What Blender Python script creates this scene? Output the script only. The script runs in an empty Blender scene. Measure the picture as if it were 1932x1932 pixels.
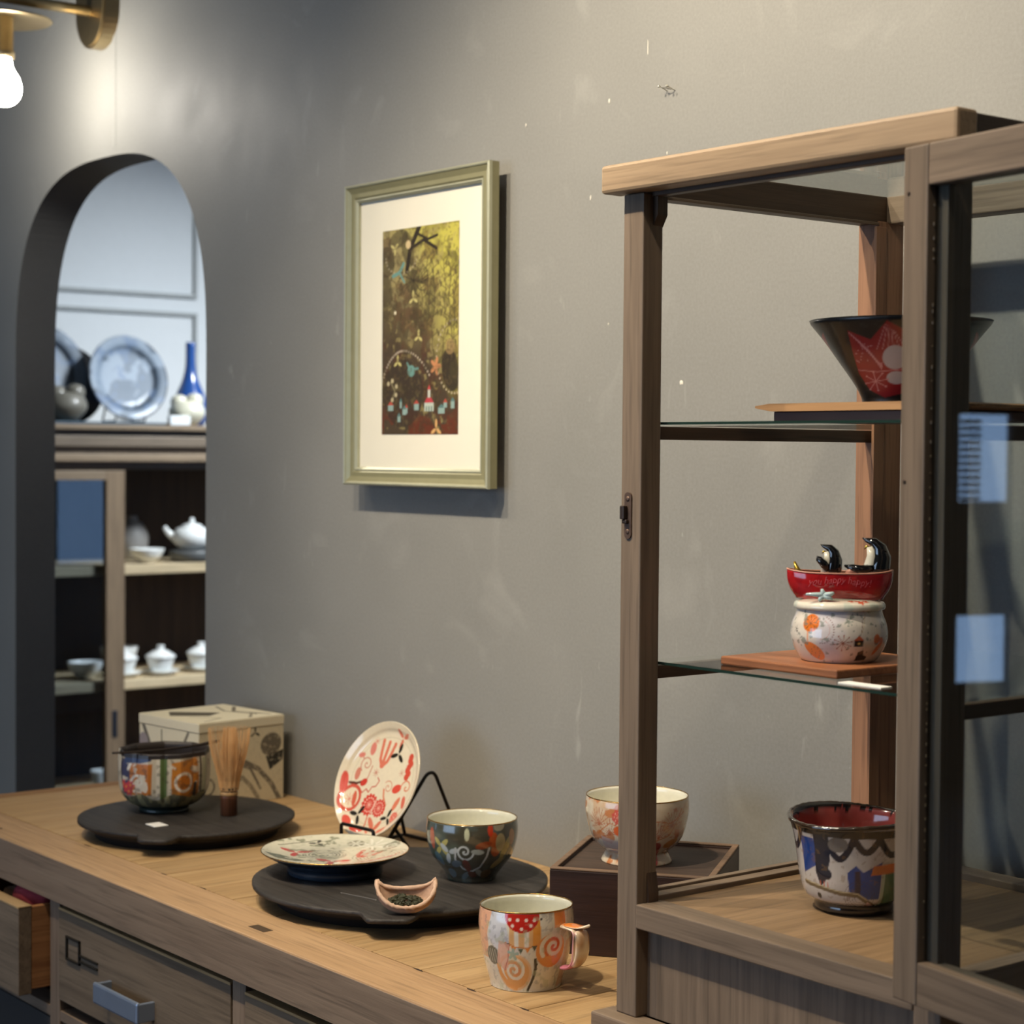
import bpy, bmesh, math, random
import numpy as np
from mathutils import Vector, Matrix
random.seed(7); RN = np.random.RandomState(11)
C = bpy.context.scene.collection
PI = math.pi
R = math.radians
H = 0.86                      # counter top above the floor; heights below are measured from the counter top and lifted at the end

# ------------------------------------------------------------------ camera, world, exposure
EYE = 0.54
cd = bpy.data.cameras.new('camera'); cam = bpy.data.objects.new('camera', cd); C.objects.link(cam)
yaw, pitch, roll = R(38.3927), R(-1.82506), R(0.462332)
fwd = Vector((-math.cos(yaw)*math.cos(pitch), math.sin(yaw)*math.cos(pitch), math.sin(pitch)))
r0 = Vector((math.sin(yaw), math.cos(yaw), 0)); u0 = r0.cross(fwd)
rgt = r0*math.cos(roll)+u0*math.sin(roll); up = rgt.cross(fwd)
M = Matrix((rgt, up, -fwd)).transposed().to_4x4(); M.translation = (0, 0, EYE)
cam.matrix_world = M
cd.sensor_width = 36; cd.lens = 36*3592.31/1932
cd.clip_start = 0.05; cd.clip_end = 60
cd.dof.use_dof = True; cd.dof.focus_distance = 1.9; cd.dof.aperture_fstop = 8.5
S = bpy.context.scene; S.camera = cam
S.view_settings.view_transform = 'Standard'; S.view_settings.look = 'None'
S.view_settings.gamma = 1; S.view_settings.use_curve_mapping = False
S.view_settings.exposure = 0.0
w = bpy.data.worlds.new('world'); S.world = w; w.use_nodes = True
w.node_tree.nodes['Background'].inputs[0].default_value = (0.55, 0.72, 1, 1)
w.node_tree.nodes['Background'].inputs[1].default_value = 1.2
try:
    S.cycles.max_bounces = 8; S.cycles.transparent_max_bounces = 16; S.cycles.caustics_reflective = False; S.cycles.caustics_refractive = False
    S.cycles.sample_clamp_indirect = 4
except Exception: pass

# ------------------------------------------------------------------ lamps (track spots above the counter, daylight at the windows)
def light(name, kind, loc, target, energy, color, **kw):
    d = bpy.data.lights.new(name, kind); o = bpy.data.objects.new(name, d); C.objects.link(o)
    d.energy = energy; d.color = color
    for k, v in kw.items(): setattr(d, k, v)
    o.location = loc
    if target is not None: o.rotation_euler = (Vector(target)-Vector(loc)).to_track_quat('-Z', 'Y').to_euler()
    return o
WARM = (1, 0.86, 0.66); COOL = (0.55, 0.74, 1)
SPOTS = [((-3.25, .50, 1.72), (-2.70, 1.35, -.1), 14), ((-2.45, .45, 1.72), (-2.2, 1.2, -.1), 17),
         ((-1.95, .42, 1.72), (-1.75, 1.5, .40), 58), ((-1.48, .42, 1.72), (-1.38, 1.55, .55), 99), ((-.75, .50, 1.72), (-1.1, 1.55, .6), 24)]
for a, b, e in SPOTS:
    light('track_spot', 'SPOT', a, b, e, WARM, spot_size=R(78), spot_blend=.75, shadow_soft_size=.022)
light('ceiling_wash', 'AREA', (-1.6, -.4, 1.86), (-1.6, -.1, 0), 6, (1, .9, .8), shape='RECTANGLE', size=2.6, size_y=1.2)
light('daylight_front', 'AREA', (-2.4, -3.3, .55), (-2.2, 1, .3), 42, COOL, shape='RECTANGLE', size=2.6, size_y=1.7)
light('daylight_door', 'AREA', (-7.1, -2.92, .1), (-2, -1.6, .1), 12, (.35, .6, 1), shape='RECTANGLE', size=.8, size_y=1.7)
light('daylight_side_room', 'AREA', (-.9, 4.85, .65), (-5.5, 3.9, .5), 26, (.34, .58, 1), shape='RECTANGLE', size=1.6, size_y=1.7)
light('side_room_fill', 'AREA', (-4.0, 3.5, 1.75), (-5.35, 2.8, -.45), 26, (.88, .95, 1), shape='DISK', size=.4, spread=R(100))  # added fill with no fixture, brightens the far cabinet and white wall

# ------------------------------------------------------------------ materials
def lin(c):
    c = np.asarray(c, float)
    if c.max() > 1.0: c = c/255.
    return np.where(c <= .04045, c/12.92, ((c+.055)/1.055)**2.4)
def L4(c): return (*[float(x) for x in lin(c)], 1)
MC = {}
def new(name):
    m = bpy.data.materials.new(name); m.use_nodes = True; nt = m.node_tree
    return m, nt, nt.nodes, nt.links, nt.nodes['Principled BSDF']
def setp(b, **k):
    for n, v in k.items(): b.inputs[n.replace('_', ' ')].default_value = v
def plain(name, col, rough=.6, metal=0, spec=.5, coat=0, mottle=.08, bump=0, scale=40):
    if name in MC: return MC[name]
    m, nt, N, K, b = new(name)
    setp(b, Roughness=rough, Metallic=metal); b.inputs['Specular IOR Level'].default_value = spec; b.inputs['Coat Weight'].default_value = coat
    tc = N.new('ShaderNodeTexCoord'); no = N.new('ShaderNodeTexNoise'); no.inputs['Scale'].default_value = scale; no.inputs['Detail'].default_value = 5
    K.new(tc.outputs['Object'], no.inputs['Vector'])
    mx = N.new('ShaderNodeMixRGB'); c = lin(col)
    mx.inputs[1].default_value = (*(c*(1-mottle)), 1); mx.inputs[2].default_value = (*np.minimum(c*(1+mottle), 1), 1)
    K.new(no.outputs['Fac'], mx.inputs[0]); K.new(mx.outputs[0], b.inputs['Base Color'])
    if bump:
        bp = N.new('ShaderNodeBump'); bp.inputs['Strength'].default_value = bump; bp.inputs['Distance'].default_value = .001
        K.new(no.outputs['Fac'], bp.inputs['Height']); K.new(bp.outputs[0], b.inputs['Normal'])
    MC[name] = m; return m
def wood(name, c1, c2, axis='x', rough=.5, fine=1.0, dark=None, spec=.4, bump=.25, pores=.28):
    key = name+axis
    if key in MC: return MC[key]
    m, nt, N, K, b = new(key); setp(b, Roughness=rough); b.inputs['Specular IOR Level'].default_value = spec
    tc = N.new('ShaderNodeTexCoord'); mp = N.new('ShaderNodeMapping'); oi = N.new('ShaderNodeObjectInfo')
    sc = {'x': (2.2, 52, 52), 'y': (52, 2.2, 52), 'z': (52, 52, 2.2)}[axis]
    mp.inputs['Scale'].default_value = [s*fine for s in sc]
    ad = N.new('ShaderNodeVectorMath'); ad.operation = 'MULTIPLY_ADD'
    cmb = N.new('ShaderNodeCombineXYZ')
    for i in range(3): K.new(oi.outputs['Random'], cmb.inputs[i])
    ad.inputs[1].default_value = (37, 53, 71); K.new(cmb.outputs[0], ad.inputs[0]); K.new(tc.outputs['Object'], ad.inputs[2])
    K.new(ad.outputs[0], mp.inputs[0])
    n1 = N.new('ShaderNodeTexNoise'); n1.inputs['Scale'].default_value = 1; n1.inputs['Detail'].default_value = 7; n1.inputs['Roughness'].default_value = .62; n1.inputs['Distortion'].default_value = .35
    K.new(mp.outputs[0], n1.inputs['Vector'])
    n2 = N.new('ShaderNodeTexNoise'); n2.inputs['Scale'].default_value = 5; n2.inputs['Detail'].default_value = 3
    K.new(mp.outputs[0], n2.inputs['Vector'])
    r = N.new('ShaderNodeValToRGB'); r.color_ramp.elements[0].position = .22; r.color_ramp.elements[0].color = L4(c2); r.color_ramp.elements[1].position = .62; r.color_ramp.elements[1].color = L4(c1)
    K.new(n1.outputs['Fac'], r.inputs[0])
    r2 = N.new('ShaderNodeValToRGB'); r2.color_ramp.elements[0].position = .30; r2.color_ramp.elements[0].color = (1-pores,)*3+(1,); r2.color_ramp.elements[1].position = .5; r2.color_ramp.elements[1].color = (1, 1, 1, 1)
    K.new(n2.outputs['Fac'], r2.inputs[0])
    mu = N.new('ShaderNodeMixRGB'); mu.blend_type = 'MULTIPLY'; mu.inputs[0].default_value = 1
    K.new(r.outputs[0], mu.inputs[1]); K.new(r2.outputs[0], mu.inputs[2])
    hv = N.new('ShaderNodeHueSaturation'); mr = N.new('ShaderNodeMapRange'); mr.inputs['To Min'].default_value = .88; mr.inputs['To Max'].default_value = 1.1
    K.new(oi.outputs['Random'], mr.inputs[0]); K.new(mr.outputs[0], hv.inputs['Value']); K.new(mu.outputs[0], hv.inputs['Color'])
    K.new(hv.outputs[0], b.inputs['Base Color'])
    bp = N.new('ShaderNodeBump'); bp.inputs['Strength'].default_value = bump; bp.inputs['Distance'].default_value = .001
    K.new(n2.outputs['Fac'], bp.inputs['Height']); K.new(bp.outputs[0], b.inputs['Normal'])
    MC[key] = m; return m
def painted(name, rough=.15, coat=.6, spec=.5, tint=.06, bump=0.05):
    if name in MC: return MC[name]
    m, nt, N, K, b = new(name); setp(b, Roughness=rough); b.inputs['Coat Weight'].default_value = coat; b.inputs['Coat Roughness'].default_value = .06
    b.inputs['Specular IOR Level'].default_value = spec
    at = N.new('ShaderNodeAttribute'); at.attribute_name = 'Paint'
    no = N.new('ShaderNodeTexNoise'); no.inputs['Scale'].default_value = 180; tc = N.new('ShaderNodeTexCoord'); K.new(tc.outputs['Object'], no.inputs['Vector'])
    mx = N.new('ShaderNodeMixRGB'); mx.blend_type = 'MULTIPLY'; mx.inputs[0].default_value = 1
    mr = N.new('ShaderNodeMapRange'); mr.inputs['To Min'].default_value = 1-tint*2; mr.inputs['To Max'].default_value = 1
    K.new(no.outputs['Fac'], mr.inputs[0]); K.new(at.outputs['Color'], mx.inputs[1]); K.new(mr.outputs[0], mx.inputs[2]); K.new(mx.outputs[0], b.inputs['Base Color'])
    if bump:
        n2 = N.new('ShaderNodeTexNoise'); n2.inputs['Scale'].default_value = 45; K.new(tc.outputs['Object'], n2.inputs['Vector'])
        bp = N.new('ShaderNodeBump'); bp.inputs['Strength'].default_value = bump; bp.inputs['Distance'].default_value = .002; K.new(n2.outputs['Fac'], bp.inputs['Height']); K.new(bp.outputs[0], b.inputs['Normal'])
    MC[name] = m; return m
def glass(name, tint=(.9, .96, .95), refl=1.0, rough=.01):
    if name in MC: return MC[name]
    m = bpy.data.materials.new(name); m.use_nodes = True; nt = m.node_tree; N = nt.nodes; K = nt.links
    N.remove(N['Principled BSDF']); out = N['Material Output']
    t = N.new('ShaderNodeBsdfTransparent'); t.inputs[0].default_value = (*tint, 1)
    g = N.new('ShaderNodeBsdfGlossy'); g.inputs['Roughness'].default_value = rough; g.inputs[0].default_value = (1, 1, 1, 1)
    fr = N.new('ShaderNodeFresnel'); fr.inputs[0].default_value = 1.5
    mu = N.new('ShaderNodeMath'); mu.operation = 'MULTIPLY'; mu.use_clamp = True; mu.inputs[1].default_value = refl
    geo = N.new('ShaderNodeNewGeometry'); 
    mz = N.new('ShaderNodeMath'); mz.operation = 'MULTIPLY'; mz.inputs[1].default_value = refl; sb = N.new('ShaderNodeMath'); sb.operation = 'SUBTRACT'; sb.inputs[0].default_value = 1; K.new(geo.outputs['Backfacing'], sb.inputs[1]); K.new(sb.outputs[0], mz.inputs[0]); K.new(mz.outputs[0], mu.inputs[1])
    mx = N.new('ShaderNodeMixShader'); K.new(fr.outputs[0], mu.inputs[0]); K.new(mu.outputs[0], mx.inputs[0]); K.new(t.outputs[0], mx.inputs[1]); K.new(g.outputs[0], mx.inputs[2]); K.new(mx.outputs[0], out.inputs[0])
    MC[name] = m; return m
def emit(name, col, s):
    m = bpy.data.materials.new(name); m.use_nodes = True; nt = m.node_tree; N = nt.nodes
    b = N['Principled BSDF']; b.inputs['Base Color'].default_value = L4(col); b.inputs['Emission Color'].default_value = L4(col); b.inputs['Emission Strength'].default_value = s
    return m
def plaster(name, col, scr=1.0, rough=.55):
    m, nt, N, K, b = new(name); b.inputs['Specular IOR Level'].default_value = .35
    tc = N.new('ShaderNodeTexCoord')
    def noise(scale, det, mapsc=None, dist=0):
        n = N.new('ShaderNodeTexNoise'); n.inputs['Scale'].default_value = scale; n.inputs['Detail'].default_value = det; n.inputs['Distortion'].default_value = dist
        if mapsc:
            mp = N.new('ShaderNodeMapping'); mp.inputs['Scale'].default_value = mapsc; K.new(tc.outputs['Object'], mp.inputs[0]); K.new(mp.outputs[0], n.inputs['Vector'])
        else: K.new(tc.outputs['Object'], n.inputs['Vector'])
        return n.outputs['Fac']
    def ramp(src, p0, c0, p1, c1):
        r = N.new('ShaderNodeValToRGB'); e = r.color_ramp.elements; e[0].position = p0; e[0].color = (*[float(v) for v in c0], 1); e[1].position = p1; e[1].color = (*[float(v) for v in c1], 1)
        K.new(src, r.inputs[0]); return r.outputs[0]
    c = lin(col)
    base = ramp(noise(2.2, 6), .3, c*.9, .72, c*1.1)
    fine = ramp(noise(260, 2), .3, (.93,)*3, .7, (1.04,)*3)
    def mix(t, f, a, bb):
        x = N.new('ShaderNodeMixRGB'); x.blend_type = t
        if isinstance(f, float): x.inputs[0].default_value = f
        else: K.new(f, x.inputs[0])
        for i, v in ((1, a), (2, bb)):
            if isinstance(v, tuple): x.inputs[i].default_value = v
            else: K.new(v, x.inputs[i])
        return x.outputs[0]
    o = mix('MULTIPLY', 1.0, base, fine)
    # pale upright scuffs, small drips and specks rubbed into the paint
    s1 = ramp(noise(26, 3, (1.7, 1, .38), .9), .70, (0,)*3, .78, (.34*scr,)*3)
    s2 = ramp(noise(70, 3, (1.6, 1, .5), .4), .74, (0,)*3, .79, (.5*scr,)*3)
    s3 = ramp(noise(7, 8, None, 1.5), .62, (0,)*3, .74, (.16*scr,)*3)
    pale = (*np.minimum(c*1.9, 1), 1)
    pale = tuple(float(v) for v in pale)
    for s in (s1, s2, s3): o = mix('MIX', s, o, pale)
    K.new(o, b.inputs['Base Color'])
    rr = N.new('ShaderNodeMapRange'); rr.inputs['To Min'].default_value = rough-.08; rr.inputs['To Max'].default_value = rough+.12; K.new(noise(9, 5), rr.inputs[0]); K.new(rr.outputs[0], b.inputs['Roughness'])
    bp = N.new('ShaderNodeBump'); bp.inputs['Strength'].default_value = .12; bp.inputs['Distance'].default_value = .002; K.new(noise(55, 6), bp.inputs['Height']); K.new(bp.outputs[0], b.inputs['Normal'])
    return m

GREY = plaster('grey_wall_paint', (138, 137, 132))
WHITE = plain('white_panel_paint', (222, 226, 228), .7, mottle=.03)
WSTRIP = plain('pale_grey_moulding', (168, 172, 172), .6, mottle=.03)
CEIL = plain('ceiling_paint', (190, 188, 184), .85, mottle=.03)
OAKC = dict(c1=(190, 158, 114), c2=(158, 124, 82), rough=.5)       # counter
EDGE = dict(c1=(176, 144, 108), c2=(150, 119, 86), rough=.55)
APR = dict(c1=(140, 120, 101), c2=(116, 97, 81), rough=.6)
DRW = dict(c1=(130, 112, 92), c2=(98, 83, 67), rough=.65)
TEAK = dict(c1=(130, 113, 96), c2=(98, 84, 70), rough=.5)
DTEAK = dict(c1=(88, 70, 56), c2=(58, 45, 36), rough=.5)
DARK = wood('dark_interior_wood', (60, 46, 36), (38, 29, 23), 'z', .7)  # dark wood for the inner boards of the sideboard
BRASS = plain('aged_brass', (186, 168, 132), .34, 1, mottle=.12)
BLACKM = plain('black_wire', (22, 20, 19), .4, .6, mottle=.05)
def W(d, ax, nm): return wood(nm, d['c1'], d['c2'], ax, d['rough'])

# ------------------------------------------------------------------ object helpers
def tag(o, label=None, cat=None, group=None, kind=None):
    if label: o['label'] = label
    if cat: o['category'] = cat
    if group: o['group'] = group
    if kind: o['kind'] = kind
    return o
def empty(name, loc, rz=0, label=None, cat=None, group=None):
    o = bpy.data.objects.new(name, None); o.empty_display_size = .05; C.objects.link(o); o.location = loc; o.rotation_euler = (0, 0, rz)
    return tag(o, label, cat, group)
def link(name, me, m, parent=None, loc=None, rz=None, smooth=False):
    o = bpy.data.objects.new(name, me); C.objects.link(o)
    if m is not None: me.materials.append(m)
    if parent is not None: o.parent = parent
    if loc is not None: o.location = loc
    if rz is not None: o.rotation_euler = (0, 0, rz)
    if smooth: me.shade_smooth()
    return o
def from_bm(name, bm, m, parent=None, loc=None, rz=None, smooth=False):
    me = bpy.data.meshes.new(name); bmesh.ops.recalc_face_normals(bm, faces=bm.faces); bm.to_mesh(me); bm.free()
    return link(name, me, m, parent, loc, rz, smooth)
def bbox(bm, x0, x1, y0, y1, z0, z1, bev=0, M=None, seg=2):
    r = bmesh.ops.create_cube(bm, size=1, matrix=Matrix.Translation(((x0+x1)/2, (y0+y1)/2, (z0+z1)/2)) @ Matrix.Diagonal((abs(x1-x0), abs(y1-y0), abs(z1-z0), 1)))
    if bev:
        es = list({e for v in r['verts'] for e in v.link_edges})
        g = bmesh.ops.bevel(bm, geom=es, offset=bev, segments=seg, affect='EDGES', profile=.5)
    if M is not None: bmesh.ops.transform(bm, matrix=M, verts=r['verts'])
def box(name, x0, x1, y0, y1, z0, z1, m, parent=None, bev=.0012, org=None):
    """a box given in scene coordinates (org = the parent's location) """
    o = Vector(org) if org is not None else (Vector(parent.location) if parent is not None else Vector(((x0+x1)/2, (y0+y1)/2, min(z0, z1))))
    bm = bmesh.new(); bbox(bm, x0-o.x, x1-o.x, y0-o.y, y1-o.y, z0-o.z, z1-o.z, bev)
    ob = from_bm(name, bm, m, parent)
    if parent is None: ob.location = o
    return ob
def tube_bm(bm, pts, r, n=8, cap=True, closed=False):
    pts = [Vector(p) for p in pts]; rs = r if isinstance(r, (list, tuple, np.ndarray)) else [r]*len(pts)
    rings = []; prev = None
    for i, p in enumerate(pts):
        a = pts[(i-1) % len(pts)] if (i or closed) else p; b = pts[(i+1) % len(pts)] if (i < len(pts)-1 or closed) else p
        t = (b-a).normalized()
        if prev is None:
            x = t.orthogonal().normalized()
        else:
            x = (prev - t*prev.dot(t)).normalized()
        prev = x; y = t.cross(x)
        rings.append([bm.verts.new(p+(x*math.cos(2*PI*k/n)+y*math.sin(2*PI*k/n))*rs[i]) for k in range(n)])
    m = len(rings)
    for i in range(m if closed else m-1):
        A, B = rings[i], rings[(i+1) % m]
        for k in range(n): bm.faces.new((A[k], A[(k+1) % n], B[(k+1) % n], B[k]))
    if cap and not closed: bm.faces.new(rings[0][::-1]); bm.faces.new(rings[-1])
def arc_round(pts, r=.006, n=5):
    """round the corners of a polyline"""
    P = [Vector(p) for p in pts]; out = [P[0]]
    for i in range(1, len(P)-1):
        a = (P[i-1]-P[i]); b = (P[i+1]-P[i]); ra = min(r, a.length*.45); rb = min(r, b.length*.45)
        A = P[i]+a.normalized()*ra; B = P[i]+b.normalized()*rb
        for k in range(n+1):
            t = k/n; out.append(A*(1-t)**2+P[i]*2*t*(1-t)+B*t*t)
    out.append(P[-1]); return out
def face_cam(x, y): return math.atan2(-y, -x)
def spline(prof, n):
    """resample a profile [(r,z),..] with a Catmull curve to n points of even arc length"""
    P = np.array(prof, float); Q = np.vstack([2*P[0]-P[1], P, 2*P[-1]-P[-2]]); out = []
    for i in range(1, len(Q)-2):
        for t in np.linspace(0, 1, 16, endpoint=False):
            a, b, c, d = Q[i-1], Q[i], Q[i+1], Q[i+2]
            out.append(.5*((2*b)+(-a+c)*t+(2*a-5*b+4*c-d)*t*t+(-a+3*b-3*c+d)*t**3))
    out.append(Q[-2]); out = np.array(out); out[:, 0] = np.maximum(out[:, 0], 0)
    s = np.r_[0, np.cumsum(np.hypot(*np.diff(out, axis=0).T))]; tt = np.linspace(0, s[-1], n)
    return np.c_[np.interp(tt, s, out[:, 0]), np.interp(tt, s, out[:, 1])]
def grid_mesh(name, X, Y, Z, wrap, col=None):
    nu, nv = X.shape; me = bpy.data.meshes.new(name)
    V = np.stack([X, Y, Z], -1).reshape(-1, 3).astype(np.float32)
    i = np.arange(nu)[:, None]; j = np.arange(nv if wrap else nv-1)[None, :]; j2 = (j+1) % nv; i = i[:-1]
    F = np.stack([i*nv+j, i*nv+j2, (i+1)*nv+j2, (i+1)*nv+j], -1).reshape(-1, 4)
    me.vertices.add(len(V)); me.vertices.foreach_set('co', V.ravel())
    me.loops.add(F.size); me.loops.foreach_set('vertex_index', F.ravel().astype(np.int32))
    me.polygons.add(len(F)); me.polygons.foreach_set('loop_start', np.arange(0, F.size, 4, dtype=np.int32)); me.polygons.foreach_set('loop_total', np.full(len(F), 4, np.int32))
    me.update(calc_edges=True); me.shade_smooth()
    if col is not None:
        a = me.attributes.new('Paint', 'FLOAT_COLOR', 'POINT'); c4 = np.concatenate([col.reshape(-1, 3), np.ones((len(V), 1))], 1).astype(np.float32); a.data.foreach_set('color', c4.ravel())
    return me
def lathe(name, outer, inner, m, paint=None, parent=None, nth=96, no=40, ni=26, yscale=1, rfun=None, zfun=None, loc=None, rz=None):
    """outer: from foot centre to rim, inner: from rim to well centre. paint(U,V,side,th,r) -> linear rgb"""
    o = spline(outer, no); i = spline(inner, ni) if inner else np.zeros((0, 2))
    Pf = np.vstack([o, i]); side = np.r_[np.zeros(len(o)), np.ones(len(i))]
    th = -PI+2*PI*np.arange(nth)/nth
    TH, RR = np.meshgrid(th, Pf[:, 0]); _, ZZ = np.meshgrid(th, Pf[:, 1]); SD = np.meshgrid(th, side)[1]
    RO = RR.copy()
    if rfun is not None: RR = rfun(RR, ZZ, TH, SD)
    if zfun is not None: ZZ = zfun(RR, ZZ, TH, SD)
    col = paint(TH, RO, ZZ, SD) if paint else None
    return link(name, grid_mesh(name, RR*np.cos(TH)*yscale, RR*np.sin(TH), ZZ, True, col), m, parent, loc, rz)
def revolve(name, prof, m, parent=None, nth=32, loc=None, rz=None, n=0):
    P = spline(prof, n) if n else np.array(prof, float); th = 2*PI*np.arange(nth)/nth
    TH, RR = np.meshgrid(th, P[:, 0]); ZZ = np.meshgrid(th, P[:, 1])[1]
    return link(name, grid_mesh(name, RR*np.cos(TH), RR*np.sin(TH), ZZ, True), m, parent, loc, rz)

# ------------------------------------------------------------------ painter for flat print and glaze
def vnoise(X, Y, s, seed=0):
    g = np.random.RandomState(seed).rand(64, 64); x = X*s+31.3; y = Y*s+17.7; xi = np.floor(x).astype(int); yi = np.floor(y).astype(int); fx = x-xi; fy = y-yi
    fx = fx*fx*(3-2*fx); fy = fy*fy*(3-2*fy); G = lambda a, b: g[a % 64, b % 64]
    return (G(xi, yi)*(1-fx)+G(xi+1, yi)*fx)*(1-fy)+(G(xi, yi+1)*(1-fx)+G(xi+1, yi+1)*fx)*fy
def fbm(X, Y, s, seed=0, o=3): return sum(vnoise(X, Y, s*2**k, seed+k)/2**k for k in range(o))/sum(1/2**k for k in range(o))
class Pt:
    def __init__(s, X, Y, base, aa=.03, where=None):
        s.X, s.Y, s.aa = X, Y, aa; s.C = np.ones(X.shape+(3,))*lin(base); s.W = where
    def put(s, d, c, al=1.0):
        m = np.clip(.5-d/s.aa, 0, 1)*al
        if s.W is not None: m = m*s.W
        s.C = s.C*(1-m[..., None])+lin(c)*m[..., None]
    def circ(s, x, y, r, c, al=1.0): s.put(np.hypot(s.X-x, s.Y-y)-r, c, al)
    def ring(s, x, y, r, w, c, al=1.0): s.put(abs(np.hypot(s.X-x, s.Y-y)-r)-w/2, c, al)
    def ell(s, x, y, a, b, ang, c, al=1.0):
        ca, sa = math.cos(ang), math.sin(ang); u = (s.X-x)*ca+(s.Y-y)*sa; v = -(s.X-x)*sa+(s.Y-y)*ca
        s.put((np.hypot(u/a, v/b)-1)*min(a, b), c, al)
    def seg(s, x0, y0, x1, y1, w, c, al=1.0):
        dx, dy = x1-x0, y1-y0; L = dx*dx+dy*dy+1e-9; t = np.clip(((s.X-x0)*dx+(s.Y-y0)*dy)/L, 0, 1)
        s.put(np.hypot(s.X-x0-t*dx, s.Y-y0-t*dy)-w/2, c, al)
    def line(s, pts, w, c, al=1.0):
        d = None
        for (x0, y0), (x1, y1) in zip(pts[:-1], pts[1:]):
            dx, dy = x1-x0, y1-y0; L = dx*dx+dy*dy+1e-9; t = np.clip(((s.X-x0)*dx+(s.Y-y0)*dy)/L, 0, 1)
            e = np.hypot(s.X-x0-t*dx, s.Y-y0-t*dy)-w/2; d = e if d is None else np.minimum(d, e)
        s.put(d, c, al)
    def spiral(s, x, y, r, turns, w, c, a0=0, flip=1, al=1.0, rin=.05):
        n = int(20*turns)+2; s.line([(x+flip*(rin+(r-rin)*k/(n-1))*math.cos(a0+2*PI*turns*k/(n-1)), y+(rin+(r-rin)*k/(n-1))*math.sin(a0+2*PI*turns*k/(n-1))) for k in range(n)], w, c, al)
    def petals(s, x, y, n, L, wd, c, a0=0, al=1.0):
        for k in range(n):
            a = a0+2*PI*k/n; s.ell(x+math.cos(a)*L*.55, y+math.sin(a)*L*.55, L*.48, wd, a, c, al)
    def sprig(s, x, y, sz, c, a0=PI/2): s.petals(x, y, 3, sz, sz*.2, c, a0)
    def star(s, x, y, r, w, c, n=8, dots=False):
        for k in range(n):
            a = 2*PI*k/n+.2; s.seg(x, y, x+r*math.cos(a), y+r*math.sin(a), w, c)
            if dots: s.circ(x+r*math.cos(a), y+r*math.sin(a), w*1.2, c)
    def poly(s, pts, c, al=1.0):
        ins = np.zeros(s.X.shape, bool); d = np.full(s.X.shape, 1e9)
        for (x0, y0), (x1, y1) in zip(pts, pts[1:]+pts[:1]):
            cr = ((y0 > s.Y) != (y1 > s.Y)) & (s.X < (x1-x0)*(s.Y-y0)/((y1-y0) if abs(y1-y0) > 1e-9 else 1e-9)+x0); ins ^= cr
            dx, dy = x1-x0, y1-y0; L = dx*dx+dy*dy+1e-9; t = np.clip(((s.X-x0)*dx+(s.Y-y0)*dy)/L, 0, 1); d = np.minimum(d, np.hypot(s.X-x0-t*dx, s.Y-y0-t*dy))
        s.put(np.where(ins, -d, d), c, al)
    def blot(s, sc, thr, c, seed=0, al=1.0, soft=.05):
        n = fbm(s.X, s.Y, sc, seed); m = np.clip((n-thr)/soft, 0, 1)*al
        if s.W is not None: m = m*s.W
        s.C = s.C*(1-m[..., None])+lin(c)*m[..., None]
    def flower(s, x, y, r, c, cc, n=14):
        for k in range(n):
            a = 2*PI*k/n; s.circ(x+r*math.cos(a), y+r*math.sin(a), r*.17, c)
        s.circ(x, y, r, c)
        for k in range(n): a = 2*PI*(k+.5)/n; s.circ(x+r*.72*math.cos(a), y+r*.72*math.sin(a), r*.1, cc)
        s.star(x, y, r*.45, r*.05, cc, 10)
    def tulip(s, x, y, h, c, ang=0):
        ca, sa = math.cos(ang), math.sin(ang); T = lambda u, v: (x+u*ca-v*sa, y+u*sa+v*ca)
        for sg in (-1, 0, 1):
            s.line([T(0, 0), T(sg*h*.22, h*.25), T(sg*h*.30, h*.6), T(sg*h*.36, h)], h*.16, c)
        s.circ(*T(0, h*.05), h*.14, c)

# ================================================================== THE SETTING
WY = 1.573; FL = -H; CZ = 1.95
def struct(o): o['kind'] = 'structure'; return o
AX, AA, AB, AS = -3.19, .381, .376, .691       # arched opening: centre, half width, rise, springing height
def wall_with_arch():
    bm = bmesh.new(); x0, x1, y0, y1 = -6.8, 2.2, WY, WY+.084
    n = 56; arch = []
    for k in range(n+1):
        t = PI-PI*k/n; c, s_ = math.cos(t), math.sin(t); e = 2/2.75
        arch.append((AX+AA*math.copysign(abs(c)**e, c), AS+AB*abs(s_)**e))
    for y in (y0, y1):
        v = lambda x, z: bm.verts.new((x, y, z))
        bm.faces.new((v(x0, FL), v(AX-AA, FL), v(AX-AA, AS), v(AX-AA, CZ), v(x0, CZ)))
        bm.faces.new((v(AX+AA, FL), v(x1, FL), v(x1, CZ), v(AX+AA, CZ), v(AX+AA, AS)))
        for (a, za), (b, zb) in zip(arch[:-1], arch[1:]): bm.faces.new((v(a, za), v(b, zb), v(b, CZ), v(a, CZ)))
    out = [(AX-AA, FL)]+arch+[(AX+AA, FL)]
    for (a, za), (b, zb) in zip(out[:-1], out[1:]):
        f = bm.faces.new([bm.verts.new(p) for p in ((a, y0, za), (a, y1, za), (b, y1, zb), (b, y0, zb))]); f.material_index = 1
    bmesh.ops.remove_doubles(bm, verts=bm.verts, dist=1e-5)
    o = struct(from_bm('wall_back', bm, GREY)); o.data.materials.append(plaster('darker_reveal_plaster', (96, 97, 98), .3)); return o  # reveal faces get a darker grey than the wall
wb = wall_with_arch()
def slab(name, x0, x1, y0, y1, z0, z1, m, holes=(), axis='x'):
    return struct(box(name, x0, x1, y0, y1, z0, z1, m, None, 0))
FLO = wood('worn_floor_boards', (120, 96, 74), (84, 66, 50), 'x', .55)
slab('floor', -6.8, 2.2, -3.1, 5.6, FL-.05, FL, FLO)
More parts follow.
